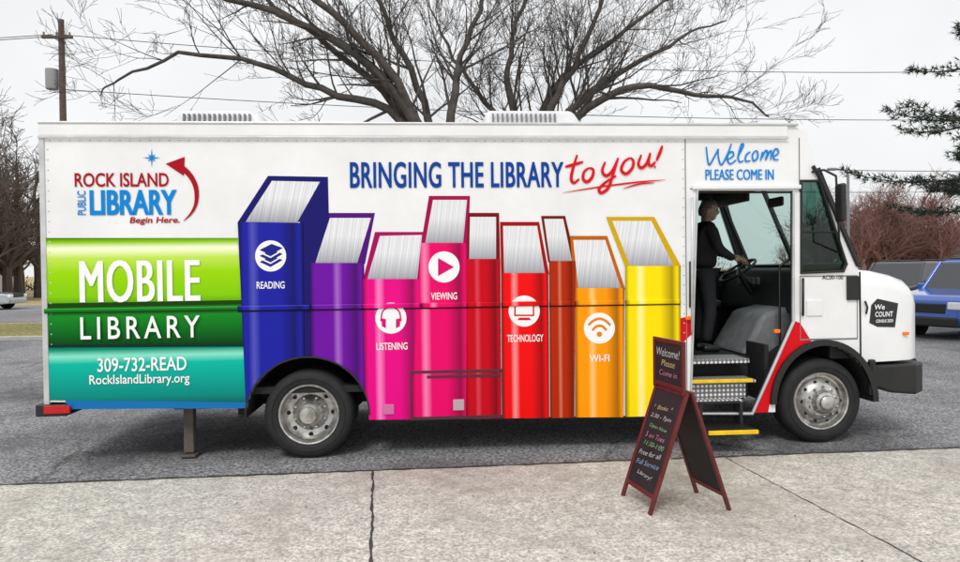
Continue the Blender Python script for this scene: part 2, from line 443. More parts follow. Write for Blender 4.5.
box('roof_rail',(XR-.01,xe),(-.022,.02),(zt-.11,zt+.005),WHITE,T,.012)
box('roof_rail_lip',(XR-.01,xe),(-.030,-.0225),(zt-.128,zt-.108),RAILW,T,.002)
box('roof_gutter',(XR-.01,xe+.1),(-.03,.03),(zt-.002,zt+.020),RAILW,T,.006)
box('rear_corner_post',(XR-.012,XR+.035),(-.014,.03),(.52,zt-.02),RAILW,T,.006)
vs=[];fs=[]
def rivet(x,z,y=-.004,r=.007):
    b=len(vs)
    for i in range(6): vs.append((x+r*math.cos(i*1.047),y,z+r*math.sin(i*1.047)))
    vs.append((x,y-.004,z))
    for i in range(6): fs.append((b+i,b+(i+1)%6,b+6))
x=XR+.08
while x<2.35: rivet(x,zt-.145); x+=.085
z=1.0
while z<2.85: rivet(2.395,z); rivet(XR+.06,z); z+=.09
mk('rivets',vs,fs,RAILW,T)
for i,u in enumerate([685,799]):
    a=side(u,138); b=side(u,192 if u>700 else 412)
    box('seam_%d'%i,(a.x-.004,a.x+.004),(-.0045,-.002),(b.z,a.z),SEAM,T,0)
a=side(690,189); b=side(797,189)
box('seam_door_head',(a.x,b.x),(-.005,-.002),(a.z-.004,a.z+.005),SEAM,T,0)
box('door_head_track',(side(697,190).x-.05,side(800,190).x),(-.03,.0),(side(740,190).z+.005,side(740,190).z+.045),WHITE,T,.008)
for i,(ua,ub) in enumerate([(174,280),(480,592)]):
    a=side(ua,111,1.0); b=side(ub,111,1.0); z1=a.z
    m_=(a.x,b.x)
    vv=[(m_[0],.85,zt),(m_[1],.85,zt),(m_[1],1.6,zt),(m_[0],1.6,zt),(m_[0]+.06,.95,z1),(m_[1]-.22,.95,z1),(m_[1]-.22,1.5,z1),(m_[0]+.06,1.5,z1)]
    o=mk('roof_air_conditioner_%d'%i,vv,[(3,2,1,0),(4,5,6,7),(0,1,5,4),(1,2,6,5),(2,3,7,6),(3,0,4,7)],ACM,T); bevel(o,.05,4)
    for k in range(14):
        xx=m_[0]+.12+k*.05
        box('ac_slat_%d_%d'%(i,k),(xx,xx+.016),(.89,.95),(z1-.18,z1-.05),SEAM,T,0)
# ---- livery
AC=[ARCH_R]
S=spine
mats={
 'blue':S('print_blue',(28,32,158),.22,.22),'purple':S('print_purple',(108,14,160),.35,.5),
 'pink':S('print_pink',(230,2,132),.5,.28),'mag':S('print_magenta',(230,0,104),.5,.26),
 'crim':S('print_crimson',(196,0,26),.25,.35),'red':S('print_red',(238,8,12),.55,.28),
 'brown':S('print_brown',(176,40,0),.35,.4),'orange':S('print_orange',(252,152,0),.45,.35),
 'yellow':S('print_yellow',(252,222,0),.6,.28)}
def lines_mat():
    m,nt,b=newmat('print_page_lines'); N=nt.nodes.new; L=nt.links.new
    tc=N('ShaderNodeTexCoord'); s=N('ShaderNodeSeparateXYZ'); L(tc.outputs['Generated'],s.inputs[0])
    ad=N('ShaderNodeMath'); ad.operation='MULTIPLY_ADD'; L(s.outputs['Z'],ad.inputs[0]); ad.inputs[1].default_value=-.12; L(s.outputs['X'],ad.inputs[2])
    cb=N('ShaderNodeCombineXYZ'); L(ad.outputs[0],cb.inputs[0])
    nz=N('ShaderNodeTexNoise'); nz.inputs['Scale'].default_value=34; nz.inputs['Detail'].default_value=3; L(cb.outputs[0],nz.inputs['Vector'])
    r=N('ShaderNodeValToRGB'); r.color_ramp.elements[0].color=(*srgb((200,203,210)),1); r.color_ramp.elements[1].color=(*srgb((238,238,240)),1)
    r.color_ramp.elements[0].position=.35; r.color_ramp.elements[1].position=.6
    L(nz.outputs['Fac'],r.inputs[0])
    r2=N('ShaderNodeValToRGB'); r2.color_ramp.elements[0].color=(.30,.31,.36,1); r2.color_ramp.elements[1].color=(1,1,1,1); r2.color_ramp.elements[1].position=.6
    L(s.outputs['Z'],r2.inputs[0])
    mx=N('ShaderNodeMix'); mx.data_type='RGBA'; mx.blend_type='MULTIPLY'; mx.inputs['Factor'].default_value=.8
    L(r.outputs[0],mx.inputs['A']); L(r2.outputs[0],mx.inputs['B']); L(mx.outputs['Result'],b.inputs['Base Color']); b.inputs['Roughness'].default_value=.4
    b.inputs['Specular IOR Level'].default_value=.2
    return m
PAGE=lines_mat()
def dk(name,c): return pm('print_'+name,srgb(c),.35,spec=.15)
books=[
 ('purple',[(325,213),(375,213),(365,264),(311,264)],[(330,218),(371,218),(357,264),(315,264)],[(311,263),(364,263),(366,419),(311,419)],(78,10,120)),
 ('blue',[(268,176),(328,177),(331,300),(330,419),(300,419),(300,222),(238,222)],[(272,181),(320,182),(297,223),(245,223)],[(238,222),(303,223),(305,419),(247,419),(247,410)],(24,20,105)),
 ('pink',[(375,232),(424,232),(420,280),(363,280)],[(380,236),(422,235),(417,280),(367,280)],[(362,279),(421,279),(422,419),(366,419.4)],(165,0,90)),
 ('mag',[(429,196),(470,196),(468,244),(421,244)],[(433,200),(467,200),(463,244),(425,244)],[(421,243),(468,243),(467,418.5),(411,419)],(160,0,75)),
 ('crim',[(468,213),(499,213),(500,260),(467,260)],[(470,217),(496,217),(496,260),(469,260)],[(467,259),(500,259),(501,418.3),(466,418.6)],(120,0,20)),
 ('red',[(500,222),(539,222),(549,274),(501,274)],[(503,226),(537,226),(545,274),(504,274)],[(501,273),(548,273),(549,417.5),(502,418)],(160,5,5)),
 ('brown',[(541,216),(565,216),(576,262),(548,262)],[(544,219),(563,219),(572,262),(550,262)],[(549,261),(575,261),(574,417.3),(550,417.5)],(110,20,0)),
 ('orange',[(570,236),(607,236),(625,289),(574,289)],[(573,240),(605,240),(621,289),(578,289)],[(575,288),(624,288),(623,416.8),(575,417)],(190,95,0)),
 ('yellow',[(606,217),(654,217),(681,267),(625,267)],[(612,221),(651,221),(674,267),(630,267)],[(625,266),(680,266),(680,415.2),(625,416.5)],(205,165,0)),
]
zc=1.385
for k,(nm,cov,pg,spn,dc) in enumerate(books):
    y=-.0024-.0008*k
    flat('livery_cover_'+nm,cov,y,dk(nm+'_cover',dc),T,AC)
    flat('livery_pages_'+nm,pg,y-.0012,PAGE,T,AC)
    flat('livery_spine_'+nm,spn,-.0114-.0002*k,mats[nm],T,AC)
    a=side(min(spn[0][0],spn[-1][0]) if nm!='mag' else 421,305).x; b=side(spn[1][0],305).x
    if nm=='blue': b=side(311,305).x
    if nm=='purple': a=side(311.3,305).x
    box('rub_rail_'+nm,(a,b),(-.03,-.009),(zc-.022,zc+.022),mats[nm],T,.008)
    box('rub_rail_shade_'+nm,(a,b),(-.0138,-.009),(zc-.034,zc-.0225),dk(nm+'_shade',tuple(c*.4 for c in dc)),T,0)  # dark line below the rail: the ridge's shade put into the strip's colour
G1=gmat('print_lime',[(0,(80,150,0)),(.15,(130,200,0)),(.5,(152,212,0)),(.70,(190,226,80)),(.84,(246,250,212)),(.93,(138,200,0)),(1,(45,105,0))],'Z')
G2=gmat('print_green',[(0,(0,48,14)),(.3,(0,96,24)),(.7,(15,132,34)),(.9,(45,152,44)),(1,(0,56,10))],'Z')
G3=gmat('print_teal',[(0,(0,95,90)),(.15,(0,135,125)),(.45,(0,162,146)),(.7,(0,182,162)),(.82,(135,224,200)),(.92,(0,146,115)),(1,(0,62,50))],'Z')
flat('livery_spine_lime',[(42,238),(238,238),(242,303),(45,307)],-.004,G1,T)
flat('livery_spine_darkgreen',[(45,307),(242,303),(244,345),(47,346)],-.0045,G2,T)
flat('livery_spine_teal',[(47,346),(244,345),(247,402),(49,400)],-.005,G3,T)
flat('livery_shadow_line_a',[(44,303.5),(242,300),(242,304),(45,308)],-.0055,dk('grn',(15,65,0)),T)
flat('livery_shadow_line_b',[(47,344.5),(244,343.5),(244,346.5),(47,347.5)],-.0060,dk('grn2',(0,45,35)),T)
box('rub_rail_green',(side(45,305).x,side(242,305).x),(-.026,-.003),(zc-.022,zc+.022),G2,T,.008)
flat('livery_lower_band',[(66,400),(247,402),(247,408),(66,409)],-.0065,dk('skyblue',(20,110,175)),T)
box('rear_bumper',(side(44,405).x-.06,side(68,405).x),(-.03,2.43),(side(50,416).z,side(50,404).z),BLACK,T,.01)
box('rear_side_lamp',(side(46,405).x,side(72,405).x),(-.045,-.02),(side(50,413).z,side(50,405).z),LAMPR,T,.006)
flat('cab_red_stripe',[(752,412.6),(795,321),(800,323),(811,341),(795,353),(782,366),(772,390),(768,412)],-.004,RED,T,[ARCH_F,DOORm])
flat('cab_red_triangle',[(680,345),(680,318),(696,316),(696,330)],-.0035,RED,T,[DOORm])
# lettering
def strike(ds,fn):
    for k,d in enumerate(ds): fn(d,-.0006*k)
stext('text_rock_island','ROCK ISLAND',75,169,173,187,-.008,DRED,T,.018)
strike((0,.9),lambda d,yy: stext('text_library','LIBRARY',90+d,176.5+d,190,215,-.008+yy,CYAN,T,.02))
text3('text_public','PUBLIC',(side(86.5,215).x,-.008,side(82,215).z),(0,0,1),(-1,0,0),side(82,191).z-side(82,215).z,side(86.5,200).x-side(78,200).x,CYAN,T,.012)
stext('text_begin','Begin Here.',130,180,217,225,-.008,DRED,T,.02,.15)
st=[]
for i in range(16):
    r_=11 if i%4==0 else (6.5 if i%2==0 else 2.4); a=i*math.pi/8
    q=side(152+r_*.85*math.sin(a),158-r_*.85*math.cos(a)); st.append((q.x,-.008,q.z))
q=side(152,158); st.append((q.x,-.008,q.z))
mk('logo_star',st,[(i,16,(i+1)%16) for i in range(16)],CYAN,T)
flat('logo_arrow_head',[(166,164),(185,157),(184,176)],-.008,DRED,T)
ar=[(179,166,5.5),(186,171,5.5),(192,178,5.2),(196,187,4.8),(197,197,4.2),(195.5,206,3.2),(191,214,2.2),(184,221,.6)]
vs=[];fs=[]; P_=catmull(ar,4)
for i,(u,v,ww) in enumerate(P_):
    a_=P_[max(i-1,0)]; b_=P_[min(i+1,len(P_)-1)]; dx,dy=b_[0]-a_[0],b_[1]-a_[1]; l=math.hypot(dx,dy); nx,ny=-dy/l,dx/l
    for s in (1,-1): q=side(u+nx*ww*.5*s,v+ny*ww*.5*s); vs.append((q.x,-.0088,q.z))
for i in range(len(P_)-1): fs.append((2*i,2*i+1,2*i+3,2*i+2))
mk('logo_arrow_sweep',vs,fs,DRED,T)
strike((0,1.1,2.2),lambda d,yy: stext('text_mobile','MOBILE',80+d,198.5+d,260,302,-.012+yy,VW,T,0,0,1.08))
stext('text_library2','LIBRARY',82,201,316,338,-.031,VW,T,.008,0,1.35)
stext('text_phone','309-732-READ',98,187,357,371,-.012,VW,T,.012)
stext('text_url','RockIslandLibrary.org',90,190,374,386,-.012,VW,T,.010)
strike((0,.5),lambda d,yy: stext('text_bringing','BRINGING THE LIBRARY',350+d,563+d,162,188,-.009+yy,NAVY,T,.012,0,1.06))
ribbons('text_to_you',[[(577,155),(573,168),(571,179),(574,183),(579,179)],[(565,167),(573,165),(583,162)],
  [(589,168),(584,172),(583,179),(587,182),(592,177),(593,170),(589,168)],
  [(605,162),(602,171),(606,176),(612,171),(618,158)],[(618,158),(613,174),(608,188),(601,193),(599,189),(606,182),(616,176)],
  [(630,158),(624,162),(621,170),(626,174),(632,168),(633,161),(630,158)],
  [(641,155),(638,164),(641,168),(646,164),(650,153)],[(650,153),(648,163),(651,166),(655,162)],
  [(662,146),(659,154),(656,161)],[(654,166),(655,168)]],.030,-.009,RED,T)
ribbons('text_underline',[[(562,193),(600,187),(640,182),(666,180)],[(622,189),(640,184),(655,183)]],.016,-.009,RED,T,taper=.1)
ribbons('text_welcome',[[(706,147),(707,157),(709,165),(714,157),(718,149)],[(718,149),(718,157),(721,165),(727,155),(731,144)],
  [(727,160),(733,156),(732,152),(728,154),(727,160),(730,164),(736,160)],[(737,158),(743,146),(741,145),(738,156),(739,162),(743,161)],
  [(750,152),(746,155),(745,161),(750,161)],[(755,151),(752,155),(753,161),(757,158),(757,152),(755,151)],
  [(760,161),(762,152),(761,158),(765,151),(767,153),(765,160),(769,152),(771,152),(770,160)],
  [(773,157),(778,153),(776,149),(773,152),(773,159),(778,160)]],.017,-.008,CYAN,T,taper=.75)
strike((0,.5),lambda d,yy: stext('text_please','PLEASE COME IN',705+d,773+d,169.5,180,-.008+yy,CYAN,T,0))
def lab(s,uc,vc,wd): stext('text_'+s.lower(),s,uc-wd/2,uc+wd/2,vc-3.6,vc+3.6,-.016,VW,T,.012)
lab('READING',271,285,28);lab('LISTENING',392,346,31);lab('VIEWING',444,296,26);lab('TECHNOLOGY',525,338,36);lab('WI-FI',599,358,20)
def disc(nm,u,v,r,mat,y):
    flat(nm,[(u+r*math.cos(a*math.pi/18),v+r*math.sin(a*math.pi/18)) for a in range(36)],y,mat,T)
for nm,u,v in (('a',271,256),('b',391,318),('c',444,267),('d',524,311),('e',599,328)):
    disc('icon_disc_'+nm,u,v,15.5,VW,-.0147)
bl=dk('ib',(30,34,135))
for k,dv in enumerate((-6,0,6)):
    flat('icon_book_%d'%k,[(260,256+dv),(272,250+dv),(283,254+dv),(271,261+dv)],-.0162-.0006*(2-k),bl,T)
    flat('icon_bookw_%d'%k,[(260,257.5+dv),(271,262.5+dv),(283,255.5+dv),(283,257+dv),(271,264+dv),(260,259+dv)],-.0163-.0006*(2-k),VW,T)
pk=dk('ip',(215,10,120))
ribbons('icon_headphone',[[(381,321),(383,311),(391,307),(399,311),(401,321)]],.014,-.0162,pk,T,taper=.95)
flat('icon_ear_l',[(381.5,318),(386,319),(386,328),(382,326)],-.017,pk,T); flat('icon_ear_r',[(396,319),(400.5,318),(400,326),(396,328)],-.017,pk,T)
flat('icon_play',[(438,258),(454,267),(438,276)],-.0162,dk('im',(215,0,105)),T)
rd=dk('ir',(215,18,20))
flat('icon_monitor',[(514,302),(534,302),(534,316),(514,316)],-.0162,rd,T); flat('icon_screen',[(515.6,303.6),(532.4,303.6),(532.4,314.4),(515.6,314.4)],-.017,VW,T)
flat('icon_stand',[(519,317.5),(529,317.5),(531,320),(517,320)],-.0162,rd,T)
og=dk('io',(225,130,0))
ribbons('icon_wifi',[[(588,325),(593,320.5),(599,318.5),(605,320.5),(610,325)],[(592,330),(595.5,326.5),(599,325.5),(602.5,326.5),(606,330)]],.022,-.0162,og,T,taper=1)
disc('icon_wifi_dot',599,334,2.6,og,-.0162)
def frame_px(nm,u0,v0,u1,v1,y,mat,wd=.006):
    for k,(a,b) in enumerate((((u0,v0),(u1,v0)),((u0,v1),(u1,v1)),((u0,v0),(u0,v1)),((u1,v0),(u1,v1)))):
        A=side(*a);B=side(*b)
        box('%s_%d'%(nm,k),(min(A.x,B.x)-wd/2,max(A.x,B.x)+wd/2),(y-.001-.0006*k,y+.002),(min(A.z,B.z)-wd/2,max(A.z,B.z)+wd/2),mat,T,0)
LN=pm('hatch_line',(.07,.012,.03),.5)
frame_px('hatch',411,371,502,417,-.0155,LN,.005); frame_px('hatch_inner',427,375.5,500,376,-.0165,LN,.002)
box('fuel_flap',(side(453,400).x,side(464,400).x),(-.02,-.012),(side(458,410).z,side(458,399).z),pm('flap_grey',(.5,.35,.4),.4),T,.006)
box('drain_pipe_flap',(side(383,408).x,side(394,408).x),(-.02,-.012),(side(388,414).z,side(388,404).z),pm('flap_pink',(.6,.15,.35),.4),T,.006)
box('door_latch',(side(846,280).x,side(858,280).x),(-.025,.0),(side(850,300).z,side(850,276).z),BLACK,T,.008)
tube('grab_handle_front',[side(803,279,0),side(803,281,-.05),side(803,312,-.05),side(803,315,0)],.012,BLACK,T)
tube('grab_handle_rear',[side(692,198,0),side(692,200,-.05),side(692,330,-.05),side(692,333,0)],.010,RAILW,T)
tube('door_pull',[side(690,262,0),side(690,264,-.03),side(690,305,-.03),side(690,307,0)],.009,BLACK,T)
for i,(u,v,mt_) in enumerate(((688,318,LAMPO),(776,331,LAMPO))):
    p=side(u,v); box('marker_lamp_%d'%i,(p.x-.03,p.x+.03),(-.03,.0),(p.z-.018,p.z+.018),mt_,T,.008)
stext('text_number','AC00-100',822,843,275,279.5,-.004,BLACK,T,.012)
box('cab_vent',(side(806,285).x,side(822,285).x),(-.012,0),(side(812,316).z,side(812,300).z),WHITE,T,.01)
frame_px('cab_panel',800,276,857,339,-.003,SEAM,.003)
# bonnet
stn=[(4.105,.005,1.665,.775),(4.30,.02,1.645,.775),(4.52,.06,1.60,.775),(4.70,.12,1.545,.775),(4.80,.19,1.47,.78),(4.845,.27,1.30,.80)]
vs=[];fs=[]
for x,ty,zt_,zb in stn:
    vs+=[(x,ty,zb),(x,ty,zt_-.16),(x,ty+.03,zt_-.06),(x,ty+.12,zt_),(x,1.2,zt_+.03),(x,2.28-ty,zt_),(x,2.37-ty,zt_-.06),(x,2.4-ty,zt_-.16),(x,2.4-ty,zb)]
n=9
for i in range(len(stn)-1):
    for j in range(n-1): fs.append((i*n+j,(i+1)*n+j,(i+1)*n+j+1,i*n+j+1))
fs.append(tuple(range((len(stn)-1)*n,len(stn)*n)))
fs.append(tuple(reversed(range(0,n))))
o=mk('bonnet',vs,fs,WHITE,T,True); m=o.modifiers.new('e','EDGE_SPLIT'); m.split_angle=math.radians(50)
for k in range(6):
    box('grille_bar_%d'%k,(4.80,4.87),(.55,1.85),(.85+k*.075,.89+k*.075),BLACK,T,.004)
LG=pm('lamp_glass',(.7,.72,.75),.1)
for yy in (.33,1.8): box('headlamp_%s'%('a' if yy<1 else 'b'),(4.79,4.865),(yy,yy+.22),(.95,1.15),LG,T,.02)
tube('bonnet_gap',[(4.112,-.004,1.64),(4.118,-.004,.80)],.008,BLACK,T)
tube('bonnet_latch',[(4.16,-.01,1.36),(4.17,-.03,1.30),(4.17,-.01,1.24)],.010,BLACK,T)
box('bonnet_side_marker',(4.60,4.66),(.07,.12),(1.02,1.05),LAMPO,T,.006)
DK=pm('decal_black',(.015,.015,.02),.35)
def bon(x):
    for i in range(len(stn)-1):
        if x<=stn[i+1][0]:
            t=(x-stn[i][0])/(stn[i+1][0]-stn[i][0]); return stn[i][1]+t*(stn[i+1][1]-stn[i][1])
    return .27
def bp(x,z,o=.004): return (x,bon(x)-o,z)
mk('decal_we_count',[bp(4.235,1.32),bp(4.30,1.38),bp(4.54,1.33),bp(4.50,1.10),bp(4.30,1.11),bp(4.215,1.15)],[(0,5,4,1),(1,4,3,2)],DK,T)
for k,(s,zz_) in enumerate((('We',1.275),('COUNT',1.205),('CENSUS 2020',1.15))):
    x0=4.265+.008*k; x1=4.38 if k==0 else 4.475
    a=Vector(bp(x0,zz_,.008)); b=Vector(bp(x1,zz_,.008))
    a.y=min(a.y,b.y-.02); d=(b-a); wd_=d.length
    text3('decal_text_%d'%k,s,a,d.normalized(),(0,0,1),wd_,.05 if k<2 else .03,VW,T,.015,.1)
vs=[];fs=[]
stb=[(4.22,.0,.74,.55),(4.45,.01,.745,.47),(4.72,.06,.745,.44),(4.86,.16,.74,.45),(4.90,.35,.73,.46)]
for x,ty,a,b in stb: vs+=[(x,ty,b),(x,ty,a),(x,2.4-ty,a),(x,2.4-ty,b)]
for i in range(len(stb)-1):
    for j in range(4): fs.append((i*4+j,(i+1)*4+j,(i+1)*4+(j+1)%4,i*4+(j+1)%4))
fs.append((3,2,1,0)); fs.append((16,17,18,19))
o=mk('front_bumper',vs,fs,BLACK,T); bevel(o,.025,3,30)
def arch_parts(nm,xc,hw,h,lipw,lipy):
    n=28; vs=[];fs=[]
    for i in range(n+1):
        a=math.pi*i/n; c,s=math.cos(a),math.sin(a)
        vs+=[(xc+hw*c,.01,.40+h*s),(xc+hw*c,-lipy,.40+h*s),(xc+(hw+lipw)*c,-lipy,.40+(h+lipw)*s),(xc+(hw+lipw)*c,.005,.40+(h+lipw)*s)]
    for i in range(n):
        for j in range(3): fs.append((i*4+j,i*4+j+1,(i+1)*4+j+1,(i+1)*4+j))
    mk(nm+'_arch_lip',vs,fs,BLACK,T,False)
    vs=[];fs=[]
    for i in range(n+1):
        a=math.pi*i/n; c,s=math.cos(a),math.sin(a)
        vs+=[(xc+(hw-.003)*c,.001,.40+(h-.003)*s),(xc+(hw-.003)*c,.7,.40+(h-.003)*s)]
    for i in range(n): fs.append((2*i,2*i+1,2*i+3,2*i+2))
    fs.append(tuple(range(1,2*n+2,2)))
    mk(nm+'_arch_liner',vs,fs,DARK,T)
arch_parts('rear',RW,.545,.53,.014,.018)
arch_parts('front',FW,.475,.545,.055,.035)
box('front_fender_skirt',(4.20,4.26),(-.02,.05),(.46,.80),BLACK,T,.01)
box('chassis_rail',(-3.2,4.2),(.55,.70),(.42,.62),DARK,T,.01); box('chassis_rail_far',(-3.2,4.2),(1.7,1.85),(.42,.62),DARK,T,.01)
box('floor_underside',(xL+.03,2.44),(.06,2.34),(.60,.66),DARK,T,0)
box('fuel_tank',(-.2,1.3),(.75,1.6),(.25,.6),DARK,T,.06)
box('rear_axle',(RW-.08,RW+.08),(.3,2.1),(.33,.47),DARK,T,.03); box('front_axle',(FW-.06,FW+.06),(.3,2.1),(.33,.43),DARK,T,.03)
box('axle_diff',(RW-.2,RW+.2),(1.0,1.4),(.22,.56),DARK,T,.08)
tube('exhaust_pipe',[(-3.0,1.9,.4),(0,1.9,.4),(3,1.8,.4)],.05,DARK,T)
box('generator_box',(-2.6,-1.9),(.9,1.6),(.32,.6),DARK,T,.03)
JK=pm('jack_rust',(.12,.10,.085),.8,noise=.4)
pj=side(190,420,.25)
box('stabiliser_jack_leg',(pj.x-.045,pj.x+.045),(.2,.3),(.05,.6),JK,T,.01); box('stabiliser_jack_foot',(pj.x-.07,pj.x+.07),(.16,.34),(.014,.04),JK,T,.01)
box('stabiliser_jack_far',(pj.x-.045,pj.x+.045),(2.1,2.2),(.02,.6),JK,T,.01)
tire=[(.262,.035),(.275,.012),(.30,.0),(.345,-.006),(.375,.006),(.392,.022),(.403,.045),(.406,.08),(.398,.081),(.398,.092),(.406,.093),(.406,.13),(.398,.131),(.398,.142),(.406,.143),(.406,.19),(.400,.23),(.38,.255),(.30,.27),(.262,.25)]
rimR=[(.264,.05),(.276,.012),(.27,.004),(.258,.008),(.25,.03),(.243,.09),(.215,.115),(.20,.12),(.165,.125),(.148,.11),(.128,.09),(.118,.07),(.110,.01),(.10,-.02),(.078,-.035),(.072,-.05),(.0,-.052)]
rimF=[(.264,.05),(.276,.012),(.27,.004),(.258,.008),(.25,.03),(.243,.06),(.225,.06),(.205,.03),(.175,-.005),(.155,-.02),(.118,-.024),(.105,-.045),(.095,-.07),(.07,-.082),(.064,-.105),(.05,-.115),(0,-.117)]
def wheel(nm,xc,yo,prof,sgn,nutr,nuty,holer,holey,nn=8,nh=8,hr=.027):
    c=(xc,yo,.406)
    lathe(nm+'_tyre',tire,c,RUB,T,64,sgn); lathe(nm+'_rim',prof,c,CHROME,T,64,sgn)
    for i in range(nn):
        a=2*math.pi*(i+.5)/nn
        lathe(nm+'_nut_%d'%i,[(0,-.028),(.010,-.026),(.015,-.018),(.016,.0)],(xc+nutr*math.cos(a),yo+sgn*nuty,.406+nutr*math.sin(a)),CHROME2,T,6,sgn)
    for i in range(nh):
        a=2*math.pi*i/nh
        lathe(nm+'_hole_%d'%i,[(0,-.003),(hr*.8,-.003),(hr,.006)],(xc+holer*math.cos(a),yo+sgn*holey,.406+holer*math.sin(a)),HOLE,T,14,sgn)
    lathe(nm+'_sidewall_ring',[(.325,-.006),(.33,-.010),(.335,-.006)],(xc,yo-sgn*.002,.406),RUB,T,64,sgn)
wheel('rear_wheel',RW,.035,rimR,1,.142,.108,.205,.117,8,8,.024)
lathe('rear_wheel_inner_tyre',tire,(RW,.34,.406),RUB,T,48,1)
wheel('front_wheel',FW,.03,rimF,1,.137,-.024,.19,.008,10,10,.018)
for nm,xx in (('far_rear_wheel',RW),('far_front_wheel',FW)):
    lathe(nm+'_tyre',tire,(xx,2.37,.406),RUB,T,48,-1); lathe(nm+'_rim',rimF,(xx,2.37,.406),CHROME,T,48,-1)
# cab interior
XB=2.44
box('cab_bulkhead',(XB-.04,XB),(.06,2.33),(.5,2.92),INT,T,0)
box('cab_floor',(XB,3.95),(.42,2.33),(.74,.80),INT,T,0)
box('cab_ceiling',(XB,3.50),(.06,2.33),(2.90,2.92),INT,T,0)
box('step_top_tread',(XB,3.10),(.16,.52),(.77,.812),TREAD,T,.006)
box('step_top_riser',(XB,3.2),(.42,.45),(.4,.77),INT,T,0)
box('step_mid_tread',(XB+.02,3.10),(.03,.30),(.60,.63),TREAD,T,.004)
box('step_mid_nosing',(XB+.03,3.06),(.0,.03),(.61,.642),YEL,T,.004)
box('step_mid_riser',(XB+.02,3.02),(.08,.10),(.45,.60),TREAD,T,0)
box('step_low_tread',(XB+.02,2.96),(.0,.42),(.42,.45),TREAD,T,.004)
box('step_low_nosing',(XB+.03,2.93),(-.02,0),(.415,.44),BLACK,T,.004)
box('stepwell_side',(3.22,3.26),(.10,.5),(.4,.95),INT,T,0)
xa=side(706,437,-.25).x; xb=side(755,437,-.25).x
box('fold_out_step_tread',(xa,xb),(-.30,.05),(.20,.225),BLACK,T,.006); box('fold_out_step_nosing',(xa,xb),(-.325,-.30),(.195,.232),YEL,T,.004)
for i,xx in enumerate((xa+.02,xb-.05)): box('fold_out_step_arm_%d'%i,(xx,xx+.03),(-.05,.1),(.2,.42),BLACK,T,.004)
o=mk('engine_cover',[(3.18,.50,.80),(4.0,.50,.80),(4.0,1.35,.80),(3.18,1.35,.80),(3.42,.55,1.22),(4.0,.55,1.35),(4.0,1.3,1.35),(3.42,1.3,1.22)],
   [(3,2,1,0),(4,5,6,7),(0,1,5,4),(1,2,6,5),(2,3,7,6),(3,0,4,7)],INTG,T); bevel(o,.05,3)
o=mk('dashboard',[(3.66,.10,1.22),(4.08,.10,1.22),(4.08,2.3,1.22),(3.66,2.3,1.22),(3.80,.10,1.66),(4.07,.10,1.69),(4.07,2.3,1.69),(3.80,2.3,1.66)],
   [(3,2,1,0),(4,5,6,7),(0,1,5,4),(1,2,6,5),(2,3,7,6),(3,0,4,7)],INT,T); bevel(o,.04,3)
box('dash_console',(3.86,4.07),(.08,2.3),(.8,1.25),INT,T,.02)
for k in range(5): box('dash_gauge_%d'%k,(3.70+.005*k,3.73),(1.25+k*.13,1.33+k*.13),(1.50,1.58),INTG,T,.01)
sw=Vector((3.56,1.45,1.66)); ax=Vector((-.55,0,.83)).normalized(); ux=Vector((0,1,0)); vx=ax.cross(ux)
tube('steering_wheel_rim',[sw+(ux*math.cos(a*.2094)+vx*math.sin(a*.2094))*.22 for a in range(30)],.015,BLACK,T,True,True)
for k in range(3):
    a=k*2.094+.5; tube('steering_wheel_spoke_%d'%k,[sw,sw+(ux*math.cos(a)+vx*math.sin(a))*.22],.012,BLACK,T)
tube('steering_column',[sw,sw-ax*.45],.035,BLACK,T)
box('driver_seat_base',(2.95,3.4),(1.55,2.05),(.8,1.2),BLACK,T,.05); box('driver_seat_cushion',(2.9,3.42),(1.52,2.08),(1.2,1.32),BLACK,T,.05)
box('driver_seat_back',(2.86,2.98),(1.54,2.06),(1.3,2.0),BLACK,T,.05)
tube('cab_grab_rail',[(3.5,.35,.85),(3.5,.35,1.7),(3.62,.35,1.78)],.012,BLACK,T)
box('cab_mirror',(3.62,3.66),(.55,.85),(2.32,2.42),BLACK,T,.02)
box('cab_sun_visor',(3.60,3.64),(1.3,2.2),(2.44,2.62),BLACK,T,.01)
box('cab_header_box',(3.25,3.58),(.3,2.1),(2.62,2.90),INT,T,.03)
tube('mirror_arm_upper',[side(812,172,0),side(824,170,-.12),side(836,176,-.2)],.011,BLACK,T)
pm_=side(838,206,-.2)
tube('mirror_arm_post',[side(836,176,-.2),(pm_.x+.01,-.2,side(838,240,-.2).z),side(842,252,-.02)],.010,BLACK,T)
box('mirror_head',(pm_.x-.02,pm_.x+.03),(-.30,-.17),(side(838,222,-.2).z,side(838,184,-.2).z),BLACK,T,.02)

# ------------------------------------------------------------------ PERSON
def skin(name, js, mat, parent, sub=2):
    me=bpy.data.meshes.new(name)
    me.from_pydata([j[:3] for j in js],[(j[4],i) for i,j in enumerate(js) if j[4]>=0],[])
    o=link(name,me,mat,parent)
    m=o.modifiers.new('skin','SKIN'); m.use_smooth_shade=True
    for i,j in enumerate(js):
        rr=j[3]; me.skin_vertices[0].data[i].radius=(rr,rr) if not isinstance(rr,tuple) else rr
        me.skin_vertices[0].data[i].use_root=(i==0)
    s=o.modifiers.new('sub','SUBSURF'); s.levels=sub; s.render_levels=sub
    return o
PZ=.802
P=empty('person',(2.93,.90,PZ),0)
J=[(0,0,.86,(.165,.135),-1),(.0,0,1.0,(.155,.125),0),(.02,0,1.17,(.17,.13),1),(.03,0,1.30,(.14,.11),2),(.045,0,1.37,.06,3),
 (.03,-.16,1.325,.068,3),(.08,-.22,1.09,.058,5),(.28,-.15,.98,.04,6),
 (.03,.16,1.325,.068,3),(.12,.22,1.10,.055,8),(.40,.20,1.02,.04,9)]
skin('jacket',J,CLOTH,P)
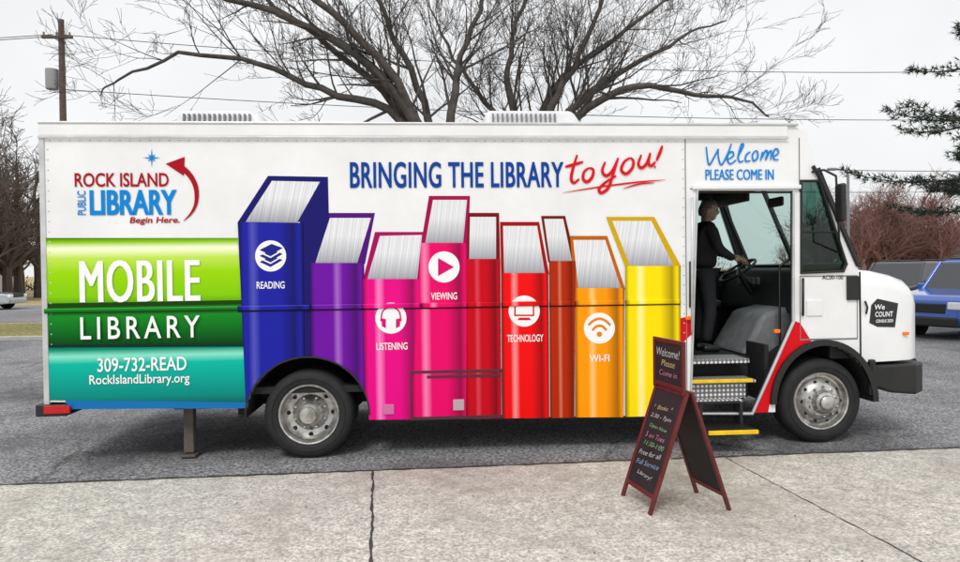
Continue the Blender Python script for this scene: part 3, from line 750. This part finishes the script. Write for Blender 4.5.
Jl=[(0,0,.90,.13,-1),(.0,-.09,.80,.098,0),(.04,-.10,.46,.07,1),(-.01,-.10,.10,.055,2),
 (.0,.09,.80,.098,0),(.02,.10,.46,.07,4),(-.04,.10,.10,.055,5)]
skin('trousers',Jl,TROU,P)
for s in (-1,1): skin('shoe_%d'%(s+1),[(-.05,.1*s,.045,.04,-1),(.04,.1*s,.045,.042,0),(.15,.1*s,.032,.032,1)],BLACK,P)
skin('neck',[(.045,0,1.34,.05,-1),(.06,0,1.45,.048,0)],SKIN,P)
H=empty('head_pivot',(.075,0,1.50),0); H.parent=P; H.rotation_euler=(0,math.radians(8),math.radians(-24))
bm=bmesh.new(); bmesh.ops.create_icosphere(bm,subdivisions=4,radius=1)
for v in bm.verts:
    x,y,z=v.co
    v.co=Vector((x*.095,y*.075,z*.112))
    if z<0: v.co.y*=1-.28*(-z); v.co.x*=1-.10*(-z)
    if x>.2 and z<-.55: v.co.x+=.014
    if x>.6 and abs(y)<.22: v.co.x+=.026*max(0,1-abs(z+.12)/.22)*(1-abs(y)/.22)
    if x>.5 and .12<abs(y)<.55 and abs(z-.08)<.14: v.co.x-=.008
    if x>.6 and abs(z+.45)<.06 and abs(y)<.3: v.co.x-=.004
me=bpy.data.meshes.new('head'); bm.to_mesh(me); bm.free(); link('head',me,SKIN,H,True)
bm=bmesh.new(); bmesh.ops.create_icosphere(bm,subdivisions=4,radius=1)
kill=[v for v in bm.verts if (v.co.x>.35 and v.co.z<.42) or (v.co.x>-.05 and v.co.z<.0) or v.co.z<-.6]
bmesh.ops.delete(bm,geom=kill,context='VERTS')
for v in bm.verts: v.co=Vector((v.co.x*.107-.003,v.co.y*.086,v.co.z*.124))*(1+random.uniform(-.02,.02))
me=bpy.data.meshes.new('hair'); bm.to_mesh(me); bm.free(); link('hair',me,HAIR,H,True)
EYE=pm('eye',(.03,.02,.02),.3); LIP=pm('lip',(.35,.12,.10),.5)
for s in (-1,1):
    bm=bmesh.new(); bmesh.ops.create_uvsphere(bm,u_segments=12,v_segments=8,radius=.010); me=bpy.data.meshes.new('eye'); bm.to_mesh(me); bm.free()
    e_=link('eye_%d'%(s+1),me,EYE,H,True); e_.location=(.081,.028*s,.010)
    bm=bmesh.new(); bmesh.ops.create_uvsphere(bm,u_segments=12,v_segments=8,radius=1); me=bpy.data.meshes.new('ear'); bm.to_mesh(me); bm.free()
    e_=link('ear_%d'%(s+1),me,SKIN,H,True); e_.location=(-.005,.073*s,-.005); e_.scale=(.018,.010,.030)
box('mouth',(.078,.088),(-.020,.020),(-.055,-.048),LIP,H,.003)
def hand(nm,w,d,up,s):
    w=Vector(w); d=Vector(d).normalized(); up=Vector(up).normalized(); sd_=d.cross(up)*s
    def q(a,b,c): v=w+d*a+sd_*b+up*c; return (v.x,v.y,v.z)
    skin(nm+'_palm',[(*q(-.03,0,0),.024,-1),(*q(.02,0,0),.028,0),(*q(.075,0,0),(.034,.018),1)],SKIN,P,1)
    for i,(b,l) in enumerate(((.030,.072),(.010,.080),(-.010,.074),(-.029,.058))):
        skin(nm+'_finger_%d'%i,[(*q(.07,b,0),.009,-1),(*q(.07+l*.45,b,-.006),.009,0),(*q(.07+l*.75,b,-.026),.008,1),(*q(.07+l*.8,b,-.048),.007,2)],SKIN,P,1)
    skin(nm+'_thumb',[(*q(.015,.025,0),.011,-1),(*q(.045,.052,-.008),.011,0),(*q(.075,.058,-.022),.009,1)],SKIN,P,1)
hand('right_hand',(.31,-.14,.98),(1,.35,-.1),(0,0,1),1)
hand('left_hand',(.43,.20,1.01),(1,-.1,-.1),(0,0,1),-1)

# ------------------------------------------------------------------ SANDWICH BOARD
B=empty('sandwich_board_sign')
FR=pm('red_brown_frame',(.13,.015,.014),.45,noise=.4,nscale=10); CH=pm('chalkboard',(.012,.012,.014),.6,noise=.6,nscale=5)
A0=Vector((1.43,-1.318,.01)); B0=Vector((1.504,-1.781,.01)); C0=Vector((1.996,-1.311,.01)); D0=Vector((2.08,-1.743,.01))
TA=Vector((1.705,-1.315,.84)); TB=Vector((1.775,-1.765,.84))
def board(nm,a,b,ta,tb):
    xd=(b-a).normalized(); zd=((ta+tb)/2-(a+b)/2).normalized(); nn=xd.cross(zd).normalized()
    W=(b-a).length; Hh=((ta+tb)/2-(a+b)/2).length
    def bx(n2,x0,x1,z0,z1,t0,t1,mat):
        vs=[a+xd*x+zd*z+nn*t for x in (x0,x1) for t in (t0,t1) for z in (z0,z1)]
        fs=[(0,1,3,2),(4,6,7,5),(0,4,5,1),(2,3,7,6),(0,2,6,4),(1,5,7,3)]
        o=mk(n2,vs,fs,mat,B); bevel(o,.004,2); return o
    bx(nm+'_stile_l',0,.032,0,Hh,-.012,.012,FR); bx(nm+'_stile_r',W-.032,W,0,Hh,-.012,.012,FR)
    bx(nm+'_rail_t',.032,W-.032,Hh-.035,Hh,-.011,.011,FR); bx(nm+'_rail_b',.032,W-.032,.10,.135,-.011,.011,FR)
    bx(nm+'_slate',.03,W-.03,.12,Hh-.03,-.004,.004,CH)
    return a,xd,zd,nn,W,Hh
a,xd,zd,nn,W,Hh=board('front_panel',A0,B0,TA,TB)
if nn.x>0: nn=-nn
CHK=[pm('chalk_%d'%i,c,.9,noise=.5,nscale=60) for i,c in enumerate([(.6,.6,.6),(.60,.22,.35),(.25,.5,.28),(.6,.5,.2),(.28,.42,.6)])]
rows=[('*  Books  *',.66,.27,.034,3),('2:30 - 7pm',.59,.30,.038,0),('Open Now',.52,.26,.034,2),('5 on Tues',.45,.28,.036,1),('11:30-1:00',.39,.29,.034,2),('Free for all',.31,.32,.036,0),('Full Service',.24,.33,.036,4),('Library!',.17,.22,.036,0)]
for i,(s,zz_,wd_,hh_,ci) in enumerate(rows):
    text3('chalk_text_%d'%i,s,a+xd*((W-wd_)/2+random.uniform(-.02,.02))+zd*(zz_+.03)+nn*.0065,(xd+zd*random.uniform(.0,.1)).normalized(),zd,wd_,hh_,CHK[ci],B,-.005,.25)
board('back_panel',C0,D0,TA+Vector((.03,0,0)),TB+Vector((.03,0,0)))
hx=(TB-TA).normalized(); ha=TA+Vector((-.02,0,.0))
def hb(n2,x0,x1,z0,z1,t0,t1,mat):
    nh_=Vector((-hx.y,hx.x,0))
    if nh_.x>0: nh_=-nh_
    vs=[ha+hx*x+Vector((0,0,1))*z+nh_*t for x in (x0,x1) for t in (t0,t1) for z in (z0,z1)]
    o=mk(n2,vs,[(0,1,3,2),(4,6,7,5),(0,4,5,1),(2,3,7,6),(0,2,6,4),(1,5,7,3)],mat,B); bevel(o,.004,2); return nh_
Wt=(TB-TA).length
hb('header_stile_l',0,.03,-.02,.35,-.011,.011,FR);hb('header_stile_r',Wt-.03,Wt,-.02,.35,-.011,.011,FR)
hb('header_rail_b',.03,Wt-.03,.0,.03,-.010,.010,FR);nh_=hb('header_rail_t',.03,Wt-.03,.32,.35,-.010,.010,FR);hb('header_slate',.02,Wt-.02,.02,.33,-.004,.004,CH)
for i,(s,zz_,wd_,hh_,ci) in enumerate((('Welcome!',.22,.34,.06,0),('Please',.15,.20,.045,3),('Come in',.08,.26,.04,1))):
    text3('header_text_%d'%i,s,ha+hx*((Wt-wd_)/2)+Vector((0,0,zz_))+nh_*.007,hx,(0,0,1),wd_,hh_,CHK[ci],B,-.003,.25)
tube('hinge_chain',[A0.lerp(TA,.35)+Vector((.01,-.02,0)),(1.73,-1.34,.26),C0.lerp(TA,.35)+Vector((-.01,-.02,0))],.003,CHROME2,B)

# ------------------------------------------------------------------ TREES
class TB_:
    def __init__(s): s.v=[]; s.f=[]
    def tube(s,pts,rad,sides):
        b=len(s.v); n=len(pts)
        ref=Vector((.3,.9,.2)).normalized()
        for i,p in enumerate(pts):
            d=(pts[min(i+1,n-1)]-pts[max(i-1,0)])
            if d.length<1e-6: d=Vector((0,0,1))
            d.normalize(); e1=d.cross(ref)
            if e1.length<.1: e1=d.cross(Vector((1,0,0)))
            e1.normalize(); e2=d.cross(e1)
            for k in range(sides):
                a=2*math.pi*k/sides; s.v.append(p+(e1*math.cos(a)+e2*math.sin(a))*rad[i])
        for i in range(n-1):
            for k in range(sides):
                k2=(k+1)%sides; s.f.append((b+i*sides+k,b+i*sides+k2,b+(i+1)*sides+k2,b+(i+1)*sides+k))
    def grow(s,p,d,L,r,lvl,mx,rng,droop=.0,nch=(5,4,4,3),spread=.9,rmin=.0035):
        n=5 if lvl<mx else 3
        pts=[p.copy()]; dd=d.normalized(); q=p.copy()
        for i in range(n):
            dd=(dd+Vector((rng.uniform(-1,1),rng.uniform(-1,1),rng.uniform(-1,1)))*.19+Vector((0,0,.07-droop*i/n))).normalized()
            q=q+dd*(L/n); pts.append(q.copy())
        rad=[max(r*(1-.75*i/n),rmin) for i in range(n+1)]
        s.tube(pts,rad,6 if r>.08 else (4 if r>.02 else 3))
        if lvl>=mx: return
        n=len(pts)-1
        for k in range(nch[min(lvl,len(nch)-1)]):
            t=rng.uniform(.2,1)*n*.999; i=int(t); fr=t-i
            bp_=pts[i].lerp(pts[i+1],fr); br=rad[i]*(1-fr)+rad[i+1]*fr
            ax=(pts[i+1]-pts[i]).normalized()
            rv=Vector((rng.gauss(0,1),rng.gauss(0,1),rng.gauss(0,1)+.25)); rv=(rv-ax*rv.dot(ax)).normalized()
            nd=(ax*(1-.25*spread)+rv*spread*rng.uniform(.5,1.0)).normalized()
            s.grow(bp_,nd,L*rng.uniform(.42,.70),br*rng.uniform(.5,.72),lvl+1,mx,rng,droop,nch,spread,rmin)
YT=6.9
limbs=[
 [(.33,4.0),(-.1,5.0),(-.52,6.04),(-1.0,6.9),(-1.3,8.2),(-1.2,9.4)],
 [(.1,4.1),(-.7,4.75),(-1.84,5.0),(-3.1,5.45),(-4.4,5.6),(-5.4,5.3),(-6.0,4.9)],
 [(.2,4.0),(-.6,4.9),(-1.46,5.66),(-2.78,6.6),(-3.6,7.6),(-4.2,8.6)],
 [(.4,4.0),(.65,5.0),(.8,5.8),(.95,6.9),(.9,8.2),(1.1,9.8)],
 [(.2,4.0),(-.6,5.0),(-1.9,5.9),(-3.4,6.5),(-4.8,6.9),(-5.9,6.7)],
 [(.1,4.3),(-.9,5.4),(-2.2,6.9),(-3.8,7.9),(-5.0,8.4)],
]
limbs2=[
 [(2.05,4.0),(1.85,5.0),(1.8,5.7),(2.05,6.8),(2.4,8.0),(2.5,9.4)],
 [(2.1,4.0),(2.4,4.9),(2.9,5.7),(3.4,6.8),(4.0,8.0),(4.4,9.0)],
 [(2.15,4.0),(2.9,4.9),(3.7,5.5),(5.0,6.3),(6.0,6.9),(6.8,7.3)],
 [(2.2,4.1),(3.0,4.75),(4.1,5.15),(5.3,5.3),(6.2,5.1),(6.8,4.8)],
 [(2.1,4.3),(2.6,5.2),(3.7,6.2),(4.9,7.0),(6.0,7.6)],
 [(2.0,4.0),(1.5,4.8),(.9,5.6),(.4,6.7),(.1,8.0)],
]
def bigtree(name,limbs,base,rb,seed,mat=BARK):
    rng=random.Random(seed); tb=TB_()
    bx,by=base
    tb.tube([Vector((bx,by,-.1)),Vector((bx,by,.4)),Vector((bx+.05,by,2)),Vector((bx,by,3.4)),Vector((bx,by,4.15))],[rb*1.5,rb*1.15,rb,rb*1.02,rb*.9],12)
    for L_ in limbs:
        ty=rng.uniform(-1,1); m=len(L_)
        P0=[Vector((x+rng.uniform(-.14,.14),by+ty*2.3*(i/(m-1))+rng.uniform(-.2,.2),z+rng.uniform(-.14,.14))) for i,(x,z) in enumerate(L_)]
        P0[0]=Vector((bx+(L_[0][0]-bx)*.5,by,L_[0][1]-.4))
        C=[Vector(c)+Vector((rng.uniform(-.04,.04),rng.uniform(-.04,.04),rng.uniform(-.04,.04))) for c in catmull([tuple(p) for p in P0],4)]
        n=len(C)-1; r0=rb*rng.uniform(.34,.48)
        rad=[r0*(1-.94*(i/n)**.65)+.005 for i in range(n+1)]
        tb.tube(C,rad,8)
        for k in range(24):
            t=rng.uniform(.12,1)*n*.999; i=int(t); ax=(C[i+1]-C[i]).normalized()
            rv=Vector((rng.gauss(0,1),rng.gauss(0,1),rng.gauss(0,1)+.6)); rv=(rv-ax*rv.dot(ax)).normalized()
            nd=(ax*.8+rv*rng.uniform(.5,1)).normalized()
            tb.grow(C[i].copy(),nd,rng.uniform(.8,2.2)*(1-.35*t/n),rad[i]*rng.uniform(.26,.42),1,4,rng,.06,(5,4,3,3),.75)
    return mk(name,tb.v,tb.f,mat,None,True)
bigtree('bare_tree',limbs,(.3,YT),.30,5)
bigtree('bare_tree.001',limbs2,(2.1,YT+.8),.26,9)

def proto(name,h,seed,mx=3,nch=(9,6,5,4),thick=1.0,rmin=.0035):
    rng=random.Random(seed); tb=TB_()
    pts=[Vector((rng.uniform(-.02,.02)*h*i/6,rng.uniform(-.02,.02)*h*i/6,h*.75*i/6)) for i in range(7)]
    rad=[h*.022*thick*(1-.8*i/6) for i in range(7)]
    tb.tube(pts,rad,7)
    for k in range(16):
        t=rng.uniform(.22,1)*5.99; i=int(t); p=pts[i].lerp(pts[i+1],t-i)
        a=rng.uniform(0,6.283); d=Vector((math.cos(a),math.sin(a),rng.uniform(.5,1.3)))
        tb.grow(p,d,h*rng.uniform(.26,.42)*(1.15-.5*t/6),rad[i]*.5,1,mx,rng,.05,nch,.9,rmin)
    me=bpy.data.meshes.new(name); me.from_pydata([tuple(v) for v in tb.v],[],tb.f); me.update()
    return me
def bt(name,loc,h,seed,mat,**k):
    me=proto(name,h,seed,**k); o=link(name,me,mat,None,True); o.location=loc; return o
bt('bare_tree.002',(-14.2,13.8,0),8.2,21,BARK,mx=4,nch=(7,6,5,4),rmin=.006)
bt('bare_tree.003',(-19,20,0),10.5,22,BARK,mx=4,nch=(7,6,5,4),rmin=.007)
pr=[proto('far_tree_a',9,31,thick=1.3,rmin=.012),proto('far_tree_b',8,32,thick=1.3,rmin=.012),proto('far_tree_c',10,33,thick=1.3,rmin=.012)]
for m_ in pr: m_.materials.append(BARK2)
pr2=[m_.copy() for m_ in pr]
for m_ in pr2: m_.materials.clear(); m_.materials.append(BARK3)
DT=empty('distant_trees'); rr=random.Random(3)
def inst(par,me,x,y,s,i):
    o=bpy.data.objects.new('tree_%d'%i,me); COL.objects.link(o); o.parent=par; o.location=(x,y,0); o.rotation_euler=(0,0,rr.uniform(0,6)); o.scale=(s*rr.uniform(.9,1.3),s*rr.uniform(.9,1.3),s)
for i in range(40):
    x=rr.uniform(-80,-15); y=rr.uniform(52,80); inst(DT,rr.choice(pr),x,y,rr.uniform(.9,1.6),i)
for i in range(22):
    x=rr.uniform(-48,-28); y=rr.uniform(40,52); inst(DT,rr.choice(pr),x,y,rr.uniform(.8,1.25),100+i)
RT=empty('distant_trees.001')
for i in range(34):
    y=rr.uniform(58,76); x=(y+6.6)*rr.uniform(.56,.76); inst(RT,rr.choice(pr2),x,y,rr.uniform(.85,1.15),i)
for i in range(24):
    y=rr.uniform(90,120); x=(y+6.6)*rr.uniform(.5,.95); inst(RT,rr.choice(pr2),x,y,rr.uniform(.6,1.0),100+i)
def scrub(name,x0,x1,y,h,mat,seed,n=6000):
    g=random.Random(seed); vs=[];fs=[]
    for i in range(n):
        x=g.uniform(x0,x1); hh=h*(.55+.45*math.sin(x*.35)*math.sin(x*.13+1)); z=abs(g.gauss(0,.5))*hh; yy=y+g.uniform(-2,2)
        a=g.uniform(0,6.28); l=g.uniform(.3,.9); d=Vector((math.cos(a)*.5,math.sin(a)*.3,g.uniform(.2,1)))*l; q=Vector((g.uniform(-1,1),0,g.uniform(-.5,.5)))*.10
        b=len(vs); p=Vector((x,yy,z)); vs+= [p-q,p+q,p+d]; fs.append((b,b+1,b+2))
    return mk(name,vs,fs,mat)
scrub('distant_scrub',-110,20,74,4,BARK2,4,8000)
scrub('distant_scrub.001',30,150,100,5,BARK3,5,8000)

NEED=pm('pine_needles',(.026,.054,.026),.8,noise=.75,nscale=2.0)
def pine(name,loc,h,z0,seed):
    g=random.Random(seed); tb=TB_(); tb.tube([Vector((0,0,0)),Vector((.05,0,h*.5)),Vector((0,0,h))],[.20,.12,.02],8)
    vs=[];fs=[]
    z=z0
    while z<h-.1:
        t=(z-z0)/(h-z0)
        for k in range(g.randint(3,5)):
            a=g.uniform(0,6.283); ln=(2.3*(1-t)**.75+.25)*g.uniform(.45,1.12); dr=Vector((math.cos(a),math.sin(a),0))
            n=6; pts=[Vector((0,0,z))+dr*ln*(i/n)+Vector((0,0,-.20*ln*(i/n)+.26*ln*(i/n)**2.5)) for i in range(n+1)]
            tb.tube(pts,[.03*(1-.85*i/n) for i in range(n+1)],4)
            sd2=Vector((-dr.y,dr.x,0)); cnt=int(14+44*ln)
            for c in range(cnt):
                s=g.uniform(.22,1.02); i=min(int(s*n),n-1); p=pts[i].lerp(pts[i+1],min(1,s*n-i))
                wdt=(1.1-s)*.30*ln+.05; off=g.uniform(-1,1)
                p=p+sd2*off*wdt+dr*(abs(off)*wdt*.35)+Vector((0,0,g.uniform(-.05,.07)))
                for m in range(7):
                    d=(dr*g.uniform(-.2,1)+sd2*(off*.6+g.uniform(-.9,.9))+Vector((0,0,g.uniform(-.5,.8)))).normalized()*g.uniform(.07,.15)
                    q=d.cross(Vector((g.uniform(-1,1),g.uniform(-1,1),g.uniform(-1,1)))).normalized()*.009
                    b=len(vs); vs+=[p-q,p+q,p+d]; fs.append((b,b+1,b+2))
        z+=g.uniform(.22,.42)
    E=empty(name,loc); mk('trunk',tb.v,tb.f,BARK,E); mk('needles',vs,fs,NEED,E)
    return E
pine('pine_tree',(10.05,5.4,0),6.7,2.75,8)

# ------------------------------------------------------------------ POLES, WIRES
U_=empty('utility_pole',(-14.6,23.8,0))
def polemesh(h,E):
    mk('pole',[(.16*math.cos(a*.5236),.16*math.sin(a*.5236),0) for a in range(12)]+[(.11*math.cos(a*.5236),.11*math.sin(a*.5236),h) for a in range(12)],
      [(i,(i+1)%12,12+(i+1)%12,12+i) for i in range(12)]+[tuple(range(12,24))],WOOD,E)
polemesh(12.0,U_)
box('crossarm',(-.7,.5),(-.2,-.08),(11.2,11.31),WOOD,U_,.01)
for k in range(3): box('insulator_%d'%k,(-.65+k*.5,-.58+k*.5),(-.18,-.10),(11.31,11.46),INTG,U_,.02)
lt=lathe('transformer',[(0,-.4),(.22,-.4),(.24,-.3),(.24,.4),(0,.42)],(0,0,0),pm('transformer_grey',(.3,.31,.32),.5),U_,16); lt.rotation_euler=(math.pi/2,0,0); lt.location=(-.4,0,9.6)
WIRE=pm('wire_black',(.05,.05,.05),.6)
U2=empty('utility_pole.001',(40,24.5,0)); polemesh(11.6,U2)
def wire(name,a,b,sag,r=.015):
    a=Vector(a);b=Vector(b); tube(name,[a.lerp(b,i/24)-Vector((0,0,sag*4*(i/24)*(1-i/24))) for i in range(25)],r,WIRE)
wire('power_line',(-14.6,23.8,11.4),(40,24.5,11.1),1.0); wire('power_line.001',(-14.6,23.8,9.2),(40,24.5,8.6),.7)
wire('power_line.002',(-14.9,23.8,11.4),(-60,26,12.6),1.0); wire('power_line.003',(-15.2,23.8,11.3),(-60,25,12.0),1.0)
wire('power_line.004',(10,24.5,6.2),(40,24.5,6.0),.2); wire('power_line.005',(8,28,5.6),(42,28,5.7),.3)
SLp=empty('street_lamp',(18.9,24.5,0)); GM=pm('galvanised',(.25,.26,.27),.5,metal=.6)
tube('pole',[(0,0,0),(0,0,5.8)],.06,GM,SLp); tube('arm',[(0,0,5.7),(-.1,0,5.95),(-.6,0,6.05)],.035,GM,SLp)
box('lamp_head',(-.95,-.55),(-.12,.12),(5.96,6.08),GM,SLp,.04)

# ------------------------------------------------------------------ CARS
def car(name,loc,rot,paint,kind='suv',L_=4.7,Wd=1.85,Hh=1.72):
    E=empty(name,loc,rot); h=Wd/2; r=.37 if kind!='sedan' else .34; wx=(L_*.30,-L_*.29)
    belt=Hh*.60; gl=.26
    def arc(xc): return [(xc+ (r+.06)*math.cos(a), .34+(r+.06)*math.sin(a)) for a in [math.pi*k/10 for k in range(11)]]
    if kind=='sedan': top=[(L_/2,.50),(L_/2-.03,.68),(L_/2-.35,.80),(L_*.20,belt),(-L_*.36,belt),(-L_/2+.05,belt-.08),(-L_/2,.6)]
    else: top=[(L_/2,.50),(L_/2-.02,.88),(L_/2-.18,1.00),(L_*.22,belt+.04),(-L_/2+.05,belt+.02),(-L_/2,.7)]
    pts=list(top)+[(-L_/2+.03,gl+.1)]+[(wx[1]-r-.08,gl)]+list(reversed(arc(wx[1])))+[(wx[1]+r+.08,gl),(wx[0]-r-.08,gl)]+list(reversed(arc(wx[0])))+[(wx[0]+r+.08,gl),(L_/2-.05,gl+.05)]
    bm=bmesh.new(); a_=[bm.verts.new((x,-h,z)) for x,z in pts]; b_=[bm.verts.new((x,h,z)) for x,z in pts]
    bm.faces.new(a_); bm.faces.new(list(reversed(b_)))
    for i in range(len(pts)):
        j=(i+1)%len(pts); bm.faces.new((a_[j],a_[i],b_[i],b_[j]))
    bmesh.ops.recalc_face_normals(bm,faces=bm.faces[:])
    for v in bm.verts:
        t=abs(v.co.x)/(L_/2); v.co.y*= 1-.10*t**5
        if v.co.z>belt-.1: v.co.y*=.95
    me=bpy.data.meshes.new('body'); bm.to_mesh(me); bm.free(); o=link('body',me,paint,E); bevel(o,.05,3,25)
    if kind=='sedan': gb=[(L_*.20,belt-.02),(L_*.04,Hh-.04),(-L_*.20,Hh-.02),(-L_*.38,belt-.02)]
    else: gb=[(L_*.22,belt),(L_*.11,Hh-.04),(-L_*.43,Hh-.05),(-L_*.48,belt)]
    vs=[]
    for i,(x,z) in enumerate(gb):
        hw=h*.93 if i in (0,3) else h*.80
        vs+=[(x,-hw,z),(x,hw,z)]
    o=mk('glasshouse',vs,[(0,2,3,1),(2,4,5,3),(4,6,7,5),(0,6,4,2),(1,3,5,7),(0,1,7,6)],CGLASS,E); bevel(o,.03,2)
    (x1,z1),(x2,z2)=gb[1],gb[2]
    o=mk('roof_panel',[(x1+.05,-h*.82,z1-.05),(x1+.05,h*.82,z1-.05),(x2-.05,h*.82,z2-.05),(x2-.05,-h*.82,z2-.05),(x1-.08,-h*.74,z1+.04),(x1-.08,h*.74,z1+.04),(x2+.05,h*.74,z2+.04),(x2+.05,-h*.74,z2+.04)],
      [(0,1,2,3),(4,7,6,5),(0,4,5,1),(1,5,6,2),(2,6,7,3),(3,7,4,0)],paint,E); bevel(o,.03,2)
    if kind!='sedan':
        for s in (-1,1): tube('roof_rack_%d'%(s+1),[(x1-.2,s*h*.70,z1+.09),(x2+.2,s*h*.70,z2+.09)],.02,BLACK,E)
    for s in (-1,1):
        for k,(pa,pb) in enumerate(((0,1),(3,2))):
            A=Vector((gb[pa][0],s*(h*.935),gb[pa][1])); Bq=Vector((gb[pb][0],s*h*.81,gb[pb][1])); tube('pillar_%d_%d'%(s+1,k),[A,Bq],.045,paint,E)
        xm=(gb[1][0]+gb[2][0])/2+.15; tube('pillar_b_%d'%(s+1),[(xm,s*h*.935,belt),(xm,s*h*.81,Hh-.05)],.035,paint,E)
        if kind!='sedan': tube('pillar_c_%d'%(s+1),[(xm-.95,s*h*.935,belt),(xm-.92,s*h*.81,Hh-.05)],.06,paint,E)
        tube('belt_trim_%d'%(s+1),[(gb[0][0],s*h*.945,belt+.02),(gb[3][0],s*h*.945,belt+.02)],.015,BLACK,E)
        box('headlamp_%d'%(s+1),(L_/2-.14,L_/2+.01),sorted((s*h*.60,s*h*.92)),(.62,.76) if kind=='sedan' else (.70,.86),VW,E,.02)
        box('taillamp_%d'%(s+1),(-L_/2-.01,-L_/2+.12),sorted((s*h*.66,s*h*.92)),(.75,.95),LAMPR,E,.02)
        box('door_mirror_%d'%(s+1),(L_*.17,L_*.17+.12),sorted((s*h*.98,s*(h*.98+.17))),(belt+.02,belt+.16),paint,E,.03)
        tube('door_seam_%d'%(s+1),[(xm+.02,s*(h+.001),.42),(xm,s*(h*.955+.004),belt-.06)],.006,BLACK,E)
        tube('door_seam_f_%d'%(s+1),[(xm+1.0,s*(h+.001),.42),(xm+1.0,s*(h*.955+.004),belt-.06)],.006,BLACK,E)
        box('sill_trim_%d'%(s+1),(wx[1]+.48,wx[0]-.48),sorted((s*(h-.03),s*(h+.012))),(.27,.40),BLACK,E,.01)
        for k,x in enumerate(wx):
            lathe('tyre_%d_%d'%(s+1,k),[(.21,.02),(.245,-.005),(r-.02,.0),(r,.03),(r,.18),(.3,.2)],(x,h if s>0 else -h,r),RUB,E,32,1 if s<0 else -1)
            lathe('rim_%d_%d'%(s+1,k),[(0,-.0),(.05,-.005),(.07,.02),(.17,.03),(.22,.0),(.245,.0)],(x,-h if s<0 else h,r),CHROME,E,32,1 if s<0 else -1)
            for q in range(5):
                a=q*1.2566; cx,cz=x+.145*math.cos(a),r+.145*math.sin(a); yy=s*(h-.02)
                lathe('rim_gap_%d_%d_%d'%(s+1,k,q),[(0,-.006),(.042,-.006),(.047,.01)],(cx,yy,cz),HOLE,E,10,1 if s<0 else -1)
            lathe('wheel_well_%d_%d'%(s+1,k),[(0,.02),(r+.05,.02)],(x,s*(h-.2),.36),HOLE,E,20,1)
    box('grille',(L_/2-.06,L_/2+.012),(-h*.55,h*.55),(.60,.82),BLACK,E,.02); box('bumper_front',(L_/2-.15,L_/2+.04),(-h*.85,h*.85),(.30,.52),BLACK if kind!='sedan' else paint,E,.04)
    box('number_plate',(-L_/2-.02,-L_/2),(-.25,.25),(.55,.68),VW,E,.005)
    return E
BLUE=pm('car_paint_blue',(.004,.085,.46),.2,coat=.8); BLK=pm('car_paint_black',(.015,.016,.02),.2,coat=.8); SIL=pm('car_paint_silver',(.42,.45,.48),.25,metal=.5,coat=.6)
car('parked_car',(13.5,9.9,0),math.radians(200),BLUE,'suv',4.7,1.9,1.80)
car('parked_car.001',(15.2,15.2,0),math.radians(208),BLK,'suv',4.8,1.9,1.80)
car('parked_car.002',(-23.0,31.5,0),math.radians(3),SIL,'sedan',4.6,1.8,1.45)
# ------------------------------------------------------------------ HOUSES
def house(name,loc,rot,w_,d_,h_,rh,wallc,roofc):
    E=empty(name,loc,rot); WM=pm(name+'_siding',wallc,.8,noise=.1); RM=pm(name+'_shingle',roofc,.9,noise=.4,nscale=2)
    box('walls',(-w_/2,w_/2),(-d_/2,d_/2),(0,h_),WM,E,0)
    mk('gable',[(-w_/2,-d_/2,h_),(-w_/2,d_/2,h_),(-w_/2,0,h_+rh*.97),(w_/2,-d_/2,h_),(w_/2,d_/2,h_),(w_/2,0,h_+rh*.97)],[(0,1,2),(3,5,4)],WM,E)
    o=mk('roof',[(-w_/2-.4,-d_/2-.4,h_-.15),(w_/2+.4,-d_/2-.4,h_-.15),(w_/2+.4,0,h_+rh),(-w_/2-.4,0,h_+rh),(-w_/2-.4,d_/2+.4,h_-.15),(w_/2+.4,d_/2+.4,h_-.15)],[(0,1,2,3),(3,2,5,4)],RM,E)
    m=o.modifiers.new('s','SOLIDIFY'); m.thickness=.15; m.offset=1
    n=int(w_/2.4)
    for i in range(n):
        x=-w_/2+w_*(i+.5)/n
        if i==n//2: box('door',(x-.5,x+.5),(-d_/2-.05,-d_/2),(0,2.1),pm(name+'_door',(.15,.05,.04),.6),E,.02)
        else:
            box('window_frame_%d'%i,(x-.6,x+.6),(-d_/2-.04,-d_/2),(.9,2.2),VW,E,.01); box('window_pane_%d'%i,(x-.5,x+.5),(-d_/2-.06,-d_/2-.03),(1.0,2.1),CGLASS,E,0)
    box('chimney',(w_*.2,w_*.2+.7),(-.4,.4),(h_,h_+rh+.8),pm(name+'_brick',(.25,.1,.07),.9,noise=.3),E,0)
    return E
house('house',(-40.5,55,0),math.radians(10),10,8,2.6,1.8,(.7,.7,.68),(.12,.11,.11))
house('house.001',(-54,66,0),math.radians(-15),12,8,2.9,2.2,(.55,.42,.33),(.2,.1,.08))
house('house.002',(55,72,0),math.radians(-8),12,9,2.7,1.8,(.6,.6,.6),(.16,.16,.17))
house('house.003',(62,66,0),math.radians(5),13,9,3.2,2.0,(.5,.5,.52),(.2,.17,.15))
